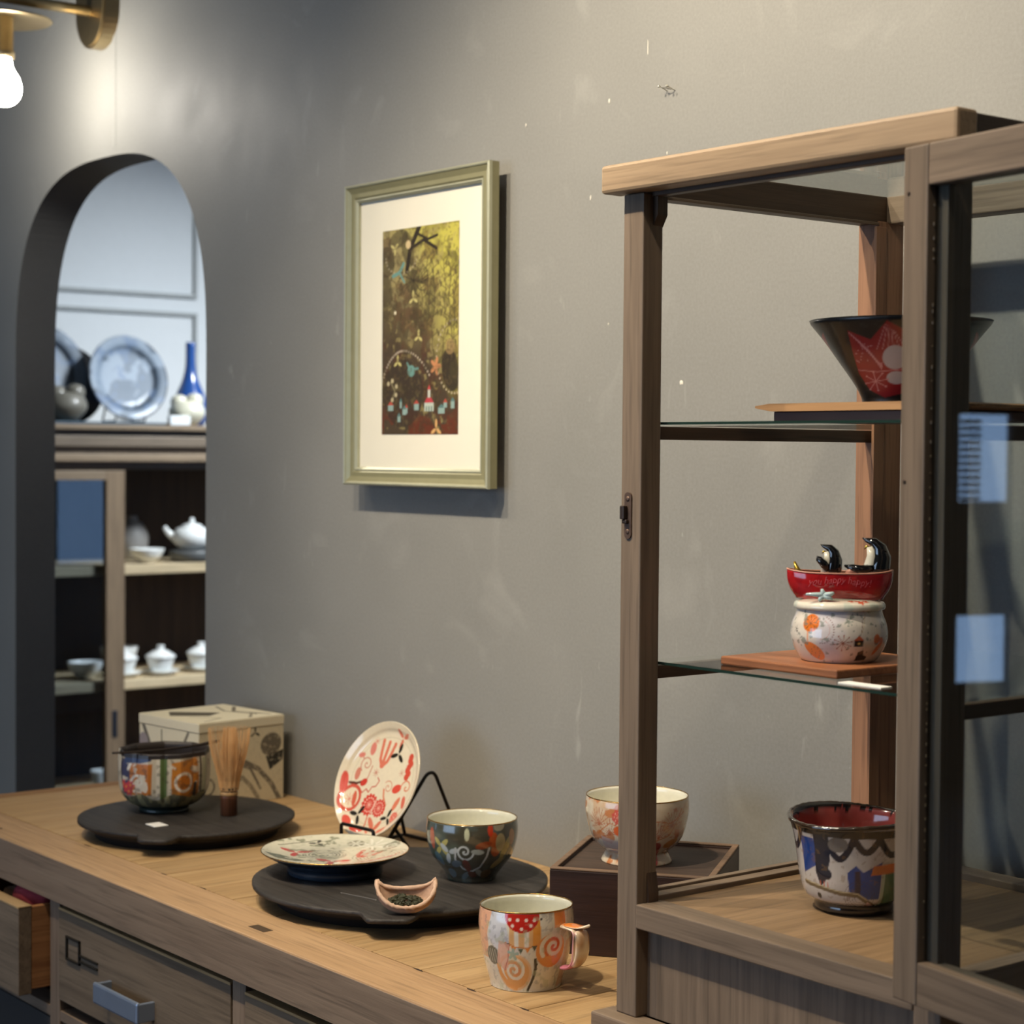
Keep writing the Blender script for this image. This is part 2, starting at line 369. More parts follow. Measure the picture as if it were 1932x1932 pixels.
slab('ceiling', -6.8, 2.2, -3.1, 5.6, CZ, CZ+.05, CEIL)
slab('wall_right', 2.2, 2.28, -3.1, 5.6, FL, CZ, GREY)
def wall_hole(name, axis, pos, th, a0, a1, h0, h1, z0, z1, m):
    """wall across one axis with one rectangular opening a: h0..h1, z: z0..z1"""
    bm = bmesh.new()
    for (p, q, c, d) in ((a0, h0, FL, CZ), (h1, a1, FL, CZ), (h0, h1, FL, z0), (h0, h1, z1, CZ)):
        if q-p < 1e-4 or d-c < 1e-4: continue
        if axis == 'y': bbox(bm, p, q, pos, pos+th, c, d)
        else: bbox(bm, pos, pos+th, p, q, c, d)
    return struct(from_bm(name, bm, m))
wall_hole('wall_front', 'y', -3.1, .08, -6.8, 2.2, -3.9, -1.0, -.25, 1.45, GREY)
wall_hole('wall_left', 'x', -6.8, .08, -3.1, WY, -3.0, -2.14, FL, 1.25, GREY)
wall_hole('wall_side_room', 'x', -1.3, .08, WY+.084, 5.6, 4.3, 5.45, -.12, 1.4, WHITE)
slab('added_light_blocker', -2.68, -2.6, WY+.084, 3.42, FL, CZ, WHITE)  # unseen partition added to keep window light off the arch jamb
slab('wall_far', -6.8, 2.2, 5.6, 5.68, FL, CZ, WHITE)
pw = slab('wall_panelled', -5.8, -5.72, WY+.084, 5.6, FL, CZ, WHITE)
PX = -5.72
def moulding(name, y0, y1, z0, z1):
    bm = bmesh.new(); t = .014
    for a in ((y0, y1, z1-t, z1), (y0, y1, z0, z0+t), (y0, y0+t, z0+t, z1-t), (y1-t, y1, z0+t, z1-t)): bbox(bm, PX-.001, PX+.012, *a, .002)
    return struct(from_bm(name, bm, WSTRIP))
moulding('trim_1', 1.95, 3.165, .42, .998); moulding('trim_2', 1.95, 3.165, 1.045, 1.75); moulding('trim_3', 3.22, 4.4, .42, .998); moulding('trim_4', 3.22, 4.4, 1.045, 1.75)
# thin raised strip added above the crown to draw the lamp's shadow line
shadow_strip = box('crease_strip', -3.152, -3.138, WY-.0009, WY+.001, AS+AB+.012, CZ, GREY, None, .001); struct(shadow_strip)
bsb = box('baseboard_back', -2.8, 2.2, WY-.012, WY, FL, FL+.1, GREY, None, .002); struct(bsb)
# windows and the glazed front door of the shop; they only show as reflections
GLASS = glass('window_glass', (.96, .98, 1)); WFR = plain('window_frame_paint', (70, 72, 74), .5)
def window(name, axis, pos, a0, a1, z0, z1, nv, nh, slats=None, sill=True):
    org = Vector(((a0+a1)/2, pos, z0)) if axis == 'y' else Vector((pos, (a0+a1)/2, z0))
    root = empty(name, org); root['kind'] = 'structure'; t = .045
    def bb(nm, p, q, c, d, m, dep=.05, off=0):
        if axis == 'y': return box(nm, p, q, pos-dep/2+off, pos+dep/2+off, c, d, m, root, .002 if dep > .02 else 0)
        return box(nm, pos-dep/2+off, pos+dep/2+off, p, q, c, d, m, root, .002 if dep > .02 else 0)
    bb('frame', a0, a1, z1-t, z1, WFR); bb('frame', a0, a1, z0, z0+t, WFR); bb('frame', a0, a0+t, z0+t, z1-t, WFR); bb('frame', a1-t, a1, z0+t, z1-t, WFR)
    for k in range(1, nv): x = a0+(a1-a0)*k/nv; bb('mullion', x-.015, x+.015, z0+t, z1-t, WFR, .04)
    for k in range(1, nh): z = z0+(z1-z0)*k/nh; bb('mullion', a0+t, a1-t, z-.015, z+.015, WFR, .04)
    bb('pane', a0+t, a1-t, z0+t, z1-t, GLASS, .006)
    if slats:
        s0, s1, zz0, zz1 = slats
        for k in range(int((zz1-zz0)/.03)): bb('slat', s0, s1, zz0+.03*k, zz0+.03*k+.02, WSTRIP, .004, .05)
    return root
window('window_1', 'y', -3.06, -3.9, -1.0, -.25, 1.45, 4, 2)
window('window_2', 'x', -1.26, 4.3, 5.45, -.12, 1.4, 1, 1)
dr = empty('door_1', (-6.76, -2.57, FL)); dr['kind'] = 'structure'
for nm, a in (('stile', (-3.0, -2.86, FL, 1.25)), ('stile', (-2.60, -2.14, FL, 1.25)), ('rail', (-2.86, -2.60, .715, 1.25)), ('rail', (-2.86, -2.60, -.15, .34)), ('rail', (-2.86, -2.60, FL, -.44))):
    box(nm, -6.78, -6.74, a[0], a[1], a[2], a[3], WFR, dr, .002)
box('pane', -6.765, -6.757, -2.86, -2.60, .34, .715, GLASS, dr, 0); box('pane', -6.765, -6.757, -2.86, -2.60, -.44, -.15, GLASS, dr, 0)
for k in range(12): box('slat', -6.735, -6.731, -2.70, -2.60, .345+.03*k, .362+.03*k, WSTRIP, dr, 0)
# little marks on the grey wall
FLAKE = plain('bare_plaster', (226, 220, 206), .8)
for k, (x, z, a, b) in enumerate([(-1.661, .624, .0042, .0030), (-1.9615, .968, .0013, .0034), (-1.726, 1.031, .0008, .012), (-1.796, .977, .002, .003), (-1.794, .70, .001, .0016), (-1.125, .364, .003, .0008), (-1.83, .86, .0012, .004), (-1.69, .90, .001, .003)]):
    bm = bmesh.new(); n = 9
    vs = [bm.verts.new((a*math.cos(2*PI*i/n)*random.uniform(.6, 1.2), -.0006, b*math.sin(2*PI*i/n)*random.uniform(.6, 1.2))) for i in range(n)]; c = bm.verts.new((0, -.0011, 0))
    for i in range(n): bm.faces.new((vs[i], vs[(i+1) % n], c))
    o = from_bm('paint_chip', bm, FLAKE, wb); o.location = (x, WY, z); 

# ================================================================== FAR CABINET IN THE SIDE ROOM
FXc = -5.3
FW = wood('side_room_cabinet_wood', (142, 120, 95), (112, 93, 72), 'z', .55); FWy = wood('side_room_cabinet_wood', (150, 130, 106), (118, 100, 80), 'y', .55)
FWd = wood('side_room_moulding_wood', (118, 104, 88), (92, 80, 66), 'y', .55); SHY = wood('pale_shelf_wood', (214, 194, 158), (190, 166, 128), 'y', .5)
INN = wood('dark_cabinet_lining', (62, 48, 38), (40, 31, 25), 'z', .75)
fc = empty('display_cabinet', (-5.5, 3.0, FL), 0, 'tall wooden cabinet with a half-open glazed sliding door seen through the arch', 'cabinet')
Y0, Y1 = 2.2, 3.8
box('top_board', -5.72, -5.285, Y0-.03, Y1+.03, .595, .612, FWy, fc, .003)
box('cornice', -5.70, -5.315, Y0-.01, Y1+.01, .578, .595, FWd, fc, .002)
box('cornice', -5.70, -5.298, Y0-.02, Y1+.02, .543, .578, FWd, fc, .004)
box('cornice', -5.70, -5.318, Y0, Y1, .523, .543, FWd, fc, .002)
box('cornice', -5.70, -5.290, Y0-.02, Y1+.02, .499, .523, FWy, fc, .003)
box('head_rail', -5.68, -5.325, Y0, Y1, .475, .499, FWd, fc, .001)
box('side_panel', -5.70, -5.31, Y0-.02, Y0, FL, .499, FW, fc); box('side_panel', -5.70, -5.31, Y1, Y1+.02, FL, .499, FW, fc)
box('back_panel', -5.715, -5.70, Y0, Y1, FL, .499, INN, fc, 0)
box('bottom_board', -5.70, -5.31, Y0, Y1, FL, FL+.10, FWy, fc)
for z in (.166, -.19, -.54): box('shelf', -5.70, -5.335, Y0, Y1, z-.016, z+.014, SHY, fc, .002)
sd = empty('sliding_door', (0, 0, 0)); sd.parent = fc
def fbox(nm, y0, y1, z0, z1, m, x0=-5.322, x1=-5.296, bev=.002):
    return box(nm, x0, x1, y0, y1, z0, z1, m, sd, bev, org=fc.location)
fbox('stile', 2.625, 2.687, FL+.10, .472, FW); fbox('stile', 2.2, 2.262, FL+.10, .472, FW)
fbox('rail', 2.262, 2.625, .443, .472, FWy); fbox('rail', 2.262, 2.625, FL+.10, FL+.2, FWy)
fbox('pane', 2.262, 2.625, FL+.2, .443, glass('cabinet_glass', (.72, .76, .8), 1.2), -5.312, -5.308, 0)
fbox('finger_pull', 2.644, 2.662, -.345, -.262, plain('dark_recess', (24, 28, 38), .5), -5.2965, -5.2945, .0015)

# pottery in and on the far cabinet
PORC = plain('white_porcelain', (236, 238, 236), .18, coat=.5, mottle=.02); PEW = None
def placed(nm, x, y, z, label, cat, group=None): return empty(nm, (x, y, z), face_cam(x, y), label, cat, group)
BL = painted('blue_grey_glaze', .5, .1)
def big_plate(x, y, z, Rr, label, base, deep, seed):
    tilt = R(78); root = empty('display_plate', (x, y, z), 0, label, 'plate')
    def pf(TH, RR, ZZ, SD):
        X, Y = RR*np.cos(TH)*100, RR*np.sin(TH)*100; p = Pt(X, Y, base, .3)
        p.ring(0, 0, Rr*100*.97, Rr*6, deep); p.ring(0, 0, Rr*100*.70, Rr*7, deep)
        p.blot(.22, .52, (168, 182, 198), seed, .6); p.blot(.4, .62, (110, 130, 160), seed+3, .7)
        return p.C
    o = lathe('dish', [(0, -.004), (Rr*.5, -.004), (Rr*.72, .004), (Rr, .02)], [(Rr*.985, .024), (Rr*.78, .018), (Rr*.68, .006), (Rr*.4, .003), (0, .003)], BL, pf, root, 96, 10, 40)
    o.rotation_euler = (0, tilt, 0); o.location = (0, 0, Rr*math.sin(tilt)+.004)
    bm = bmesh.new()
    for s_ in (-1, 1): tube_bm(bm, arc_round([(.035, s_*.05, .02), (.028, s_*.05, .003), (-.06, s_*.05, .003), (-.035, s_*.03, Rr*1.1)], .004), .003, 6)
    from_bm('plate_stand', bm, BLACKM, root, smooth=True)
    return root
big_plate(-5.42, 2.752, .6205, .135, 'blue-grey plate with a carved flower, upright on the far cabinet', (104, 118, 134), (64, 74, 86), 3)
big_plate(-5.50, 2.50, .6205, .150, 'dark slate-blue plate mostly hidden by the left edge of the arch', (120, 132, 146), (60, 68, 78), 8)
def vase(nm, x, y, z, prof, m, label, cat, group=None, nth=40):
    o = revolve(nm, prof, m, None, nth, (x, y, z), 0, 36); tag(o, label, cat, group); return o
BRN = painted('brown_stoneware', .45, .1)
BLACKP = plain('black_lacquer', (20, 21, 24), .3)
def lobed(nm, x, y, z, m, s, label):
    root = empty(nm, (x, y, z), face_cam(x, y), label, 'vase')
    revolve('body', [(0, 0), (.03*s, 0), (.06*s, .03*s), (.066*s, .055*s), (.05*s, .085*s), (.02*s, .094*s), (0, .095*s)], m, root, 32, None, None, 30)
    for sg, h in ((-1, .075), (1, .082)):
        revolve('lobe', [(0, 0), (.024*s, .006*s), (.032*s, .026*s), (.022*s, .048*s), (0, .054*s)], m, root, 24, (0, sg*.028*s, h*.8*s), None, 20)
    return root
STN = plain('grey_stoneware', (116, 112, 102), .45, coat=.2, mottle=.2, scale=12)
CRM = plain('cream_glaze', (222, 218, 196), .3, coat=.3, mottle=.1, scale=10)
lobed('lobed_vase', -5.355, 2.52, .6202, STN, .95, 'rounded grey stoneware vase at the left end of the far cabinet top')
lobed('lobed_vase', -5.345, 2.925, .612, CRM, .86, 'cream lobed vase in front of the tall blue bottle')
box_disc = revolve('lacquer_disc', [(0, 0), (.12, 0), (.125, .006), (.12, .012), (0, .012)], BLACKP, None, 48, (-5.60, 2.64, .738), 0); box_disc.rotation_euler = (0, R(84), 0)
tag(box_disc, 'black lacquer disc leaning behind the two upright plates', 'tray')
vase('blue_bottle', -5.46, 3.0, .612, [(0, 0), (.038, 0), (.056, .035), (.05, .09), (.026, .15), (.016, .2), (.0155, .262), (.018, .272), (.014, .27)], plain('cobalt_glaze', (44, 84, 154), .2, coat=.5), 'tall narrow-necked cobalt blue bottle on the far cabinet', 'bottle')
box('runner', -5.56, -5.30, 2.25, 2.86, .612, .620, plain('slate_cloth', (74, 92, 106), .8), None, .002)
tag(bpy.data.objects['runner'], 'long slate-blue stand under the plates on the far cabinet', 'stand')
c1 = box('price_card', -5.305, -5.285, 2.835, 2.905, .613, .642, PORC, None, .002); tag(c1, 'white card standing on the front edge of the far cabinet', 'card')
def cupsmall(nm, x, y, z, r, h, label, cat, group=None, m=None):
    o = revolve(nm, [(0, 0), (r*.45, 0), (r*.5, h*.12), (r*.8, h*.45), (r, h), (r*.94, h), (r*.7, h*.5), (0, h*.25)], m or PORC, None, 36, (x, y, z), 0, 40); tag(o, label, cat, group); return o
sh1, sh2 = .181, -.175
cupsmall('porcelain_bowl', -5.40, 2.815, sh1, .055, .042, 'small white porcelain bowl on the upper shelf beside the sliding door', 'bowl')
vase('grey_jar', -5.58, 2.855, sh1, [(0, 0), (.03, 0), (.05, .04), (.052, .08), (.035, .115), (.02, .125), (.016, .14), (0, .14)], plain('grey_jar_glaze', (150, 148, 146), .5), 'rounded grey jar at the back of the upper shelf', 'jar')  # even grey glaze on the jar
tp = placed('teapot', -5.40, 2.975, sh1+.036, 'white porcelain teapot on a grey stand on the upper shelf', 'teapot')
revolve('body', [(0, 0), (.03, 0), (.055, .02), (.062, .045), (.05, .068), (.03, .074), (0, .074)], PORC, tp, 40, None, None, 36)
revolve('lid', [(.034, .07), (.03, .08), (.012, .086), (.007, .092), (.008, .1), (0, .104)], PORC, tp, 32, None, None, 24)
bm = bmesh.new(); tube_bm(bm, [(0, -.05, .035), (0, -.075, .055), (0, -.088, .074)], [.014, .01, .007], 10); from_bm('spout', bm, PORC, tp, smooth=True)
bm = bmesh.new(); tube_bm(bm, [(0, .05, .06), (0, .08, .062), (0, .085, .035), (0, .052, .02)], .006, 8); from_bm('handle', bm, PORC, tp, smooth=True)
tag(revolve('teapot_stand', [(0, 0), (.055, 0), (.07, .012), (.072, .03), (.066, .036), (0, .032)], plain('grey_stand_glaze', (96, 98, 98), .4), None, 40, (-5.40, 2.975, sh1), 0, 24), 'low grey round stand under the white teapot', 'stand')
def gaiwan(x, y, label):
    g = placed('lidded_cup', x, y, sh2, label, 'cup', 'lidded cups on the lower shelf')
    revolve('saucer', [(0, .004), (.02, 0), (.032, 0), (.058, .012), (.056, .014), (.03, .006), (0, .006)], PORC, g, 40, None, None, 30)
    revolve('bowl', [(0, .006), (.022, .006), (.034, .02), (.042, .045), (.045, .056), (.04, .054), (0, .02)], PORC, g, 40, None, None, 30)
    revolve('lid', [(.048, .056), (.045, .062), (.022, .076), (.012, .08), (.010, .086), (.013, .092), (0, .094)], PORC, g, 40, None, None, 30)
gaiwan(-5.40, 2.864, 'white lidded cup on a saucer in the middle of the lower shelf')
gaiwan(-5.42, 2.742, 'white lidded cup half hidden behind the sliding door stile')
gaiwan(-5.42, 3.02, 'white lidded cup cut off by the right edge of the arch')
cupsmall('porcelain_bowl', -5.56, 2.80, sh2, .06, .075, 'wide white bowl at the back of the lower shelf behind the lidded cups', 'bowl')
cupsmall('porcelain_bowl', -5.45, 2.63, sh2, .056, .048, 'wide shallow white bowl behind the cabinet glass on the lower shelf', 'bowl')
cupsmall('porcelain_cup', -5.45, 2.50, sh2, .026, .04, 'small white cup behind the glass at the left edge of the lower shelf', 'cup')
cupsmall('porcelain_cup', -5.42, 2.665, -.526, .028, .06, 'small grey-white cup low down behind the door glass', 'cup')

# ================================================================== COUNTER
cn = empty('sideboard', (-1.6, 1.32, FL), 0, 'long oak sideboard with planked top and drawers under the grey wall', 'sideboard')
CY0, CY1, CX0, CX1 = 1.0766, WY-.001, -2.806, -.2
Wt = W(OAKC, 'y', 'oak_top'); We = W(EDGE, 'x', 'oak_edge'); Wa = W(APR, 'x', 'oak_apron'); Wd = W(DRW, 'x', 'drawer_front'); Wz = W(APR, 'z', 'oak_apron')
SE = wood('end_grain', (168, 128, 84), (126, 90, 58), 'y', .6)
eb = box('edge_board', CX0, CX1, CY0, 1.1495, -.028, 0, We, cn, .0022)
box('end_board', CX0, -2.776, 1.1505, CY1, -.028, 0, SE, cn, .0015)
seams = [-2.7755, -2.64, -2.505, -2.367, -2.2235, -2.1536, -2.0564, -1.9854, -1.885, -1.79, -1.69, -1.598, -1.507, -1.4216, -1.33, -1.23, -1.12, -1.0, -.9, -.8, -.7, -.6, -.5, -.4, -.3, CX1]
for a, b in zip(seams[:-1], seams[1:]):
    g1 = random.uniform(.0004, .0009)
    box('plank', a+g1, b-g1, 1.1503+random.uniform(0, .0006), CY1, -.026, -.0002-random.uniform(0, .0006), Wt, cn, .0008)
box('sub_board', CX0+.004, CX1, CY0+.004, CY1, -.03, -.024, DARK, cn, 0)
box('apron', CX0, CX1, CY0-.0012, CY0+.0002, -.0565, -.0016, Wa, cn, .0005); box('apron_core', CX0, CX1, CY0+.0004, 1.10, -.056, -.0285, Wa, cn, .0004)
# inlaid key in the edge board and small dark knots
box('inlay_key', -1.860, -1.827, 1.0975, 1.1105, -.004, .0003, wood('dark_inlay', (84, 66, 46), (60, 46, 33), 'x', .6), cn, 0)
KN = plain('dark_knot', (52, 36, 24), .7)
for x, y, a, b in ((-2.37, 1.147, .010, .0016), (-2.1536, 1.1475, .008, .0014), (-2.056, 1.149, .010, .0012), (-1.598, 1.1465, .009, .0018), (-1.506, 1.146, .008, .0016), (-1.4216, 1.1475, .008, .0018), (-2.55, 1.10, .006, .003)):
    bm = bmesh.new(); n = 10; vs = [bm.verts.new((x+1.6+a*math.cos(2*PI*i/n)*random.uniform(.7, 1.1), y-1.32+b*math.sin(2*PI*i/n)*random.uniform(.7, 1.2), H+.0003)) for i in range(n)]; bm.faces.new(vs)
    from_bm('knot', bm, KN, cn)
BY = 1.09
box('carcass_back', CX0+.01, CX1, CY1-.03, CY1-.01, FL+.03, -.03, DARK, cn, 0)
box('side_panel', CX0+.006, CX0+.03, BY, CY1-.03, FL, -.03, Wz, cn)
for a, b in ((-2.80, -2.78), (-2.3555, -2.3265), (-1.8745, -1.8455), (-1.375, -1.345), (-.86, -.83)): box('stile', a, b, BY-.004, BY+.03, FL, -.056, Wz, cn, .001)
for a in (-2.34, -1.86, -1.36, -.845): box('divider', a-.004, a+.004, BY+.03, CY1-.03, FL+.03, -.03, DARK, cn, 0)
for z in (-.205, -.36, -.55): box('rail', CX0+.02, CX1, BY-.003, BY+.03, z-.014, z, Wa, cn, .001)
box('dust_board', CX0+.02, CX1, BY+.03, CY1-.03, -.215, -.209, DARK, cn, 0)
STEEL = plain('blued_steel', (150, 164, 186), .38, .6, mottle=.1); IRON = plain('dark_iron', (60, 56, 50), .5, .7, mottle=.2)
def drawer(x0, x1, z0, z1, y, deep, label, opened=False):
    d = empty('drawer', (0, 0, 0)); d.parent = cn; o = cn.location
    B = lambda nm, *a, m=Wd, bev=.0012: box(nm, *a, m, d, bev, org=o)
    B('front', x0, x1, y-.006, y+.013, z0, z1)
    B('front_lip', x0, x1, y-.0065, y+.0135, z1-.0030, z1+.0004, m=W(OAKC, 'x', 'oak_lip'), bev=.0008)
    t = .011; yb = y+deep
    SI = W(dict(c1=(178, 124, 78), c2=(132, 84, 50), rough=.6), 'y', 'drawer_side')
    B('side', x1-t, x1-.0005, y+.013, yb, z0+.006, z1-.002, m=SI); B('side', x0, x0+t, y+.013, yb, z0+.006, z1-.002, m=SI)
    B('back', x0+t, x1-t, yb-t, yb, z0+.006, z1-.004, m=SI); B('bottom', x0+t, x1-t, y+.013, yb-t, z0+.008, z0+.014, m=SI, bev=0)
    if not opened:
        B('handle', x0+.148, x0+.268, y-.030, y-.024, z1-.089, z1-.062, m=STEEL, bev=.003)
        for s_ in (x0+.148, x0+.262): B('handle_post', s_, s_+.006, y-.028, y-.005, z1-.087, z1-.064, m=STEEL, bev=.001)
        xa, xb, za, zb = x0+.026, x0+.066, z1-.064, z1-.032
        for k, a in enumerate(((xa, xb, zb-.003, zb), (xa, xb, za, za+.003), (xa, xa+.003, za, zb), (xb-.003, xb, za, zb))): B('label_frame', a[0], a[1], y-.009, y-.0055, a[2], a[3], m=IRON, bev=.0006)
        B('label_tab', xb, xb+.05, y-.0085, y-.006, za+.004, za+.007, m=IRON, bev=.0004); B('label_tab', xb, xb+.05, y-.0085, y-.006, za+.012, za+.0145, m=IRON, bev=.0004)
    return d
drawer(-2.325, -1.876, -.189, -.0660, BY, .4, None)
drawer(-1.844, -1.376, -.189, -.0690, BY, .4, None)
drawer(-1.344, -.862, -.189, -.066, BY, .4, None)
d0 = drawer(-2.775, -2.3595, -.186, -.0675, 1.049, .4, None, True)
SL = plain('dark_slate_front', (58, 56, 55), .6)
for a, b in ((-2.775, -2.3575), (-2.325, -1.876), (-1.844, -1.376)):
    box('lower_panel', a, b, BY-.001, BY+.012, -.345, -.222, SL if a < -2.5 else Wd, cn, .001)
# things in the open drawer
bm = bmesh.new(); prv = []
root = empty('cloth_roll', (-2.414, 1.108, -.166), 0, 'rolled dark red cloth lying in the open drawer', 'cloth')
pts = [(-.05, 0, 0), (-.047, 0, 0), (.035, 0, 0), (.038, 0, 0)]
tube_bm(bm, [(-.052, -.01, .088), (-.05, -.01, .088), (-.02, -.008, .09), (.02, -.004, .088), (.028, -.002, .088), (.03, -.002, .088)], [.006, .018, .021, .02, .018, .005], 14)
tube_bm(bm, [(-.04, -.01, .045), (.02, -.004, .045)], [.03, .03], 14)
from_bm('roll', bm, plain('red_wool', (150, 52, 62), .95, bump=.6, scale=400, mottle=.3), root, smooth=True)
bm = bmesh.new(); bbox(bm, -.02, .02, -.04, .04, 0, .096, .008); o = from_bm('brown_packet', bm, plain('kraft_paper', (128, 98, 74), .9), None, (-2.505, 1.13, -.170), R(10)); tag(o, 'brown paper packet in the open drawer behind the red cloth', 'packet')
# ================================================================== TRAYS AND WHAT STANDS ON THEM
BWOOD = wood('blackened_wood', (60, 56, 53), (30, 28, 27), 'x', .55, 1.3, spec=.35, bump=.6, pores=.5)
BUND = plain('charred_underside', (26, 22, 20), .75, mottle=.3)
def tray(x, y, Rr, lug_az, label, grain):
    root = empty('round_tray', (x, y, 0), 0, label, 'tray', None); T = .025
    th = np.linspace(-PI, PI, 220, endpoint=False); d = (th-lug_az+PI) % (2*PI)-PI
    lug = np.clip(1-np.abs(d)/.19, 0, 1); lug = np.minimum(lug*2.6, 1)*.028
    wob = .0012*np.sin(3*th+1)+.0008*np.sin(7*th)
    ro = Rr+lug+wob
    rings = [(0, T), (.25, T), (.5, T), (.8, T), (.93, T-.0004), (.985, T), (1.0, T-.001), (1.0, T-.0045), (.95, T-.008)]
    def mk(rs, nm, m):
        n = len(rs); X = np.zeros((n, 220)); Y = X.copy(); Z = X.copy()
        for i, (f, z) in enumerate(rs):
            r = ro*f if f >= .95 else Rr*f; X[i] = r*np.cos(th); Y[i] = r*np.sin(th); Z[i] = z+np.where(f > .9, lug*.0-.02*lug*(f > .94), 0)
        o = link(nm, grid_mesh(nm, X, Y, Z, True), m, root); o.rotation_euler = (0, 0, 0); return o
    o = mk(rings, 'top', BWOOD)
    mk([(.95, T-.008), (.90, T-.014), (.86, .012), (.84, .0), (0, .0)], 'underside', BUND)
    return root, T
tx, ty = -2.375, 1.302; _, T = tray(tx, ty, .151, math.atan2(1.165-ty, -2.23-tx), 'round black wooden tray farther from the camera, under the tea bowl and whisk', 0)
ux, uy = -1.871, 1.316; tray(ux, uy, .178, math.atan2(1.19-uy, -1.715-ux), 'round black wooden tray nearer the camera, under the flat plate and green cup', 1)
# scratches on the near tray
bm = bmesh.new()
for (a, b) in (((-1.846, 1.213), (-1.792, 1.226)), ((-1.845, 1.2135), (-1.841, 1.211)), ((-1.792, 1.226), (-1.789, 1.223))):
    tube_bm(bm, [(a[0]-ux, a[1]-uy, T+.0002), (b[0]-ux, b[1]-uy, T+.0002)], .0005, 4)
from_bm('scratch', bm, plain('grey_scratch', (120, 116, 112), .6), bpy.data.objects['round_tray.001'])
o = box('price_card', -2.342, -2.315, 1.2195, 1.2405, T+.0002, T+.0012, plain('white_card', (236, 236, 232), .7, mottle=.02), None, .0003); tag(o, 'small blank white card on the farther tray in front of the tea bowl', 'card')

# --- faceted tea bowl
GW, GO, GB, GG = (214, 204, 184), (190, 118, 40), (34, 30, 30), (74, 92, 50)
def pt_chawan(TH, RR, ZZ, SD):
    U, V = TH*6.2, ZZ*100; p = Pt(U, V, (196, 186, 164), .12, (SD < .5).astype(float))
    p.poly([(-7.5, 3), (-7.5, 8), (-4.8, 8), (-5, 3)], (60, 60, 90)); p.poly([(-5.3, 2.9), (-5.3, 7.4), (-1.6, 7.5), (-1.8, 3.1)], (186, 110, 40))
    p.spiral(-3.9, 4.9, 1.1, 1.4, .38, (226, 218, 204), 1, 1); p.seg(-5.5, 6.6, -4.9, 8, .5, (226, 218, 204))
    p.poly([(1.0, 2.2), (1.0, 7.6), (5.2, 8.2), (5.4, 2.2)], (190, 120, 44)); p.blot(.8, .58, (214, 204, 184), 5, .9)
    p.circ(2.7, 4.8, 2.0, (196, 122, 40)); p.ring(2.75, 4.8, 1.25, .38, (224, 214, 196)); p.circ(2.7, 4.8, .9, (200, 116, 28))
    p.poly([(-.6, 0), (-.6, 8.4), (.4, 8.4), (.3, 0)], (84, 104, 56)); p.line([(-.9, 2.4), (-.85, 7.9)], .5, (216, 208, 190)); p.line([(.8, 2.6), (.75, 7.2)], .35, (216, 208, 190), .8)
    p.blot(1.7, .60, (70, 60, 50), 9, .5)
    for x, y, r in ((-6.0, 4.0, .8), (-5.2, 4.3, .7), (-5.6, 3.4, .7), (-6.6, 4.4, .7)): p.petals(x, y, 6, r, r*.25, (196, 62, 70)); p.circ(x, y, r*.25, (220, 140, 60))
    p.line([(4.6, 2.0), (4.7, 4.4)], .55, (44, 36, 30)); p.poly([(5.9, 2), (5.9, 8), (7.4, 8), (7.4, 2)], (170, 170, 140)); p.line([(5.7, 2.5), (5.6, 8.2)], .3, (40, 36, 30))
    lo = V < 2.6+.35*np.sin(U*1.3)+.5*vnoise(U, V, .9, 4); m = (lo*(SD < .5))[..., None]
    n = fbm(U, V*.6, 1.6, 21)[..., None]; p.C = p.C*(1-m)+m*(lin((150, 142, 104))*(n > .5)+lin((100, 96, 74))*(n <= .5))
    m = ((V < 1.1)*(SD < .5))[..., None]; p.C = p.C*(1-m)+m*lin((36, 50, 46))
    p.poly([(-6.2, 7.4), (-6.2, 9), (-1.5, 9), (-1.8, 7.9), (-3.5, 7.5)], (44, 56, 92)); p.line([(-9, 8.6), (19, 8.6)], .9, (40, 34, 34))
    m = ((SD > .5))[..., None]; p.C = p.C*(1-m)+m*lin((52, 44, 40)); return p.C
def facet(RR, ZZ, TH, SD):
    k = 9; a = (TH*k/(2*PI)+.5) % 1-.5; f = 1/np.cos(a*2*PI/k)-1; am = np.clip(ZZ/.03, 0, 1)
    return RR*(.985+f*.8*am)-.0012*np.exp(-(a/.06)**2)*am*(SD < .5)
cb = empty('tea_bowl', (-2.4256, 1.2929, T), face_cam(-2.4256, 1.2929), 'nine-sided orange and white tea bowl with a black rim on the farther tray', 'bowl')
lathe('body', [(0, .001), (.030, 0), (.0355, .001), (.036, .006), (.052, .015), (.061, .028), (.0635, .05), (.064, .07), (.0625, .087)], [(.0610, .0885), (.0585, .086), (.0575, .06), (.054, .03), (.04, .014), (0, .010)], painted('tea_bowl_glaze', .42, .12, bump=.25), pt_chawan, cb, 360, 110, 24, rfun=facet)
bm = bmesh.new(); P0, P1 = Vector((-2.394, 1.196, .1150)), Vector((-2.404, 1.369, .1150))
tube_bm(bm, [P0.lerp(P1, t)-P0+Vector((0, 0, .0035*(2*t-1)**2+.0005)) for t in np.linspace(0, 1, 14)], [.0016]*11+[.0022, .003, .002], 8)
o = from_bm('tea_scoop', bm, plain('dark_bamboo', (44, 34, 28), .5), None, P0, smooth=True); tag(o, 'thin dark bamboo scoop lying across the rim of the tea bowl', 'tea scoop')
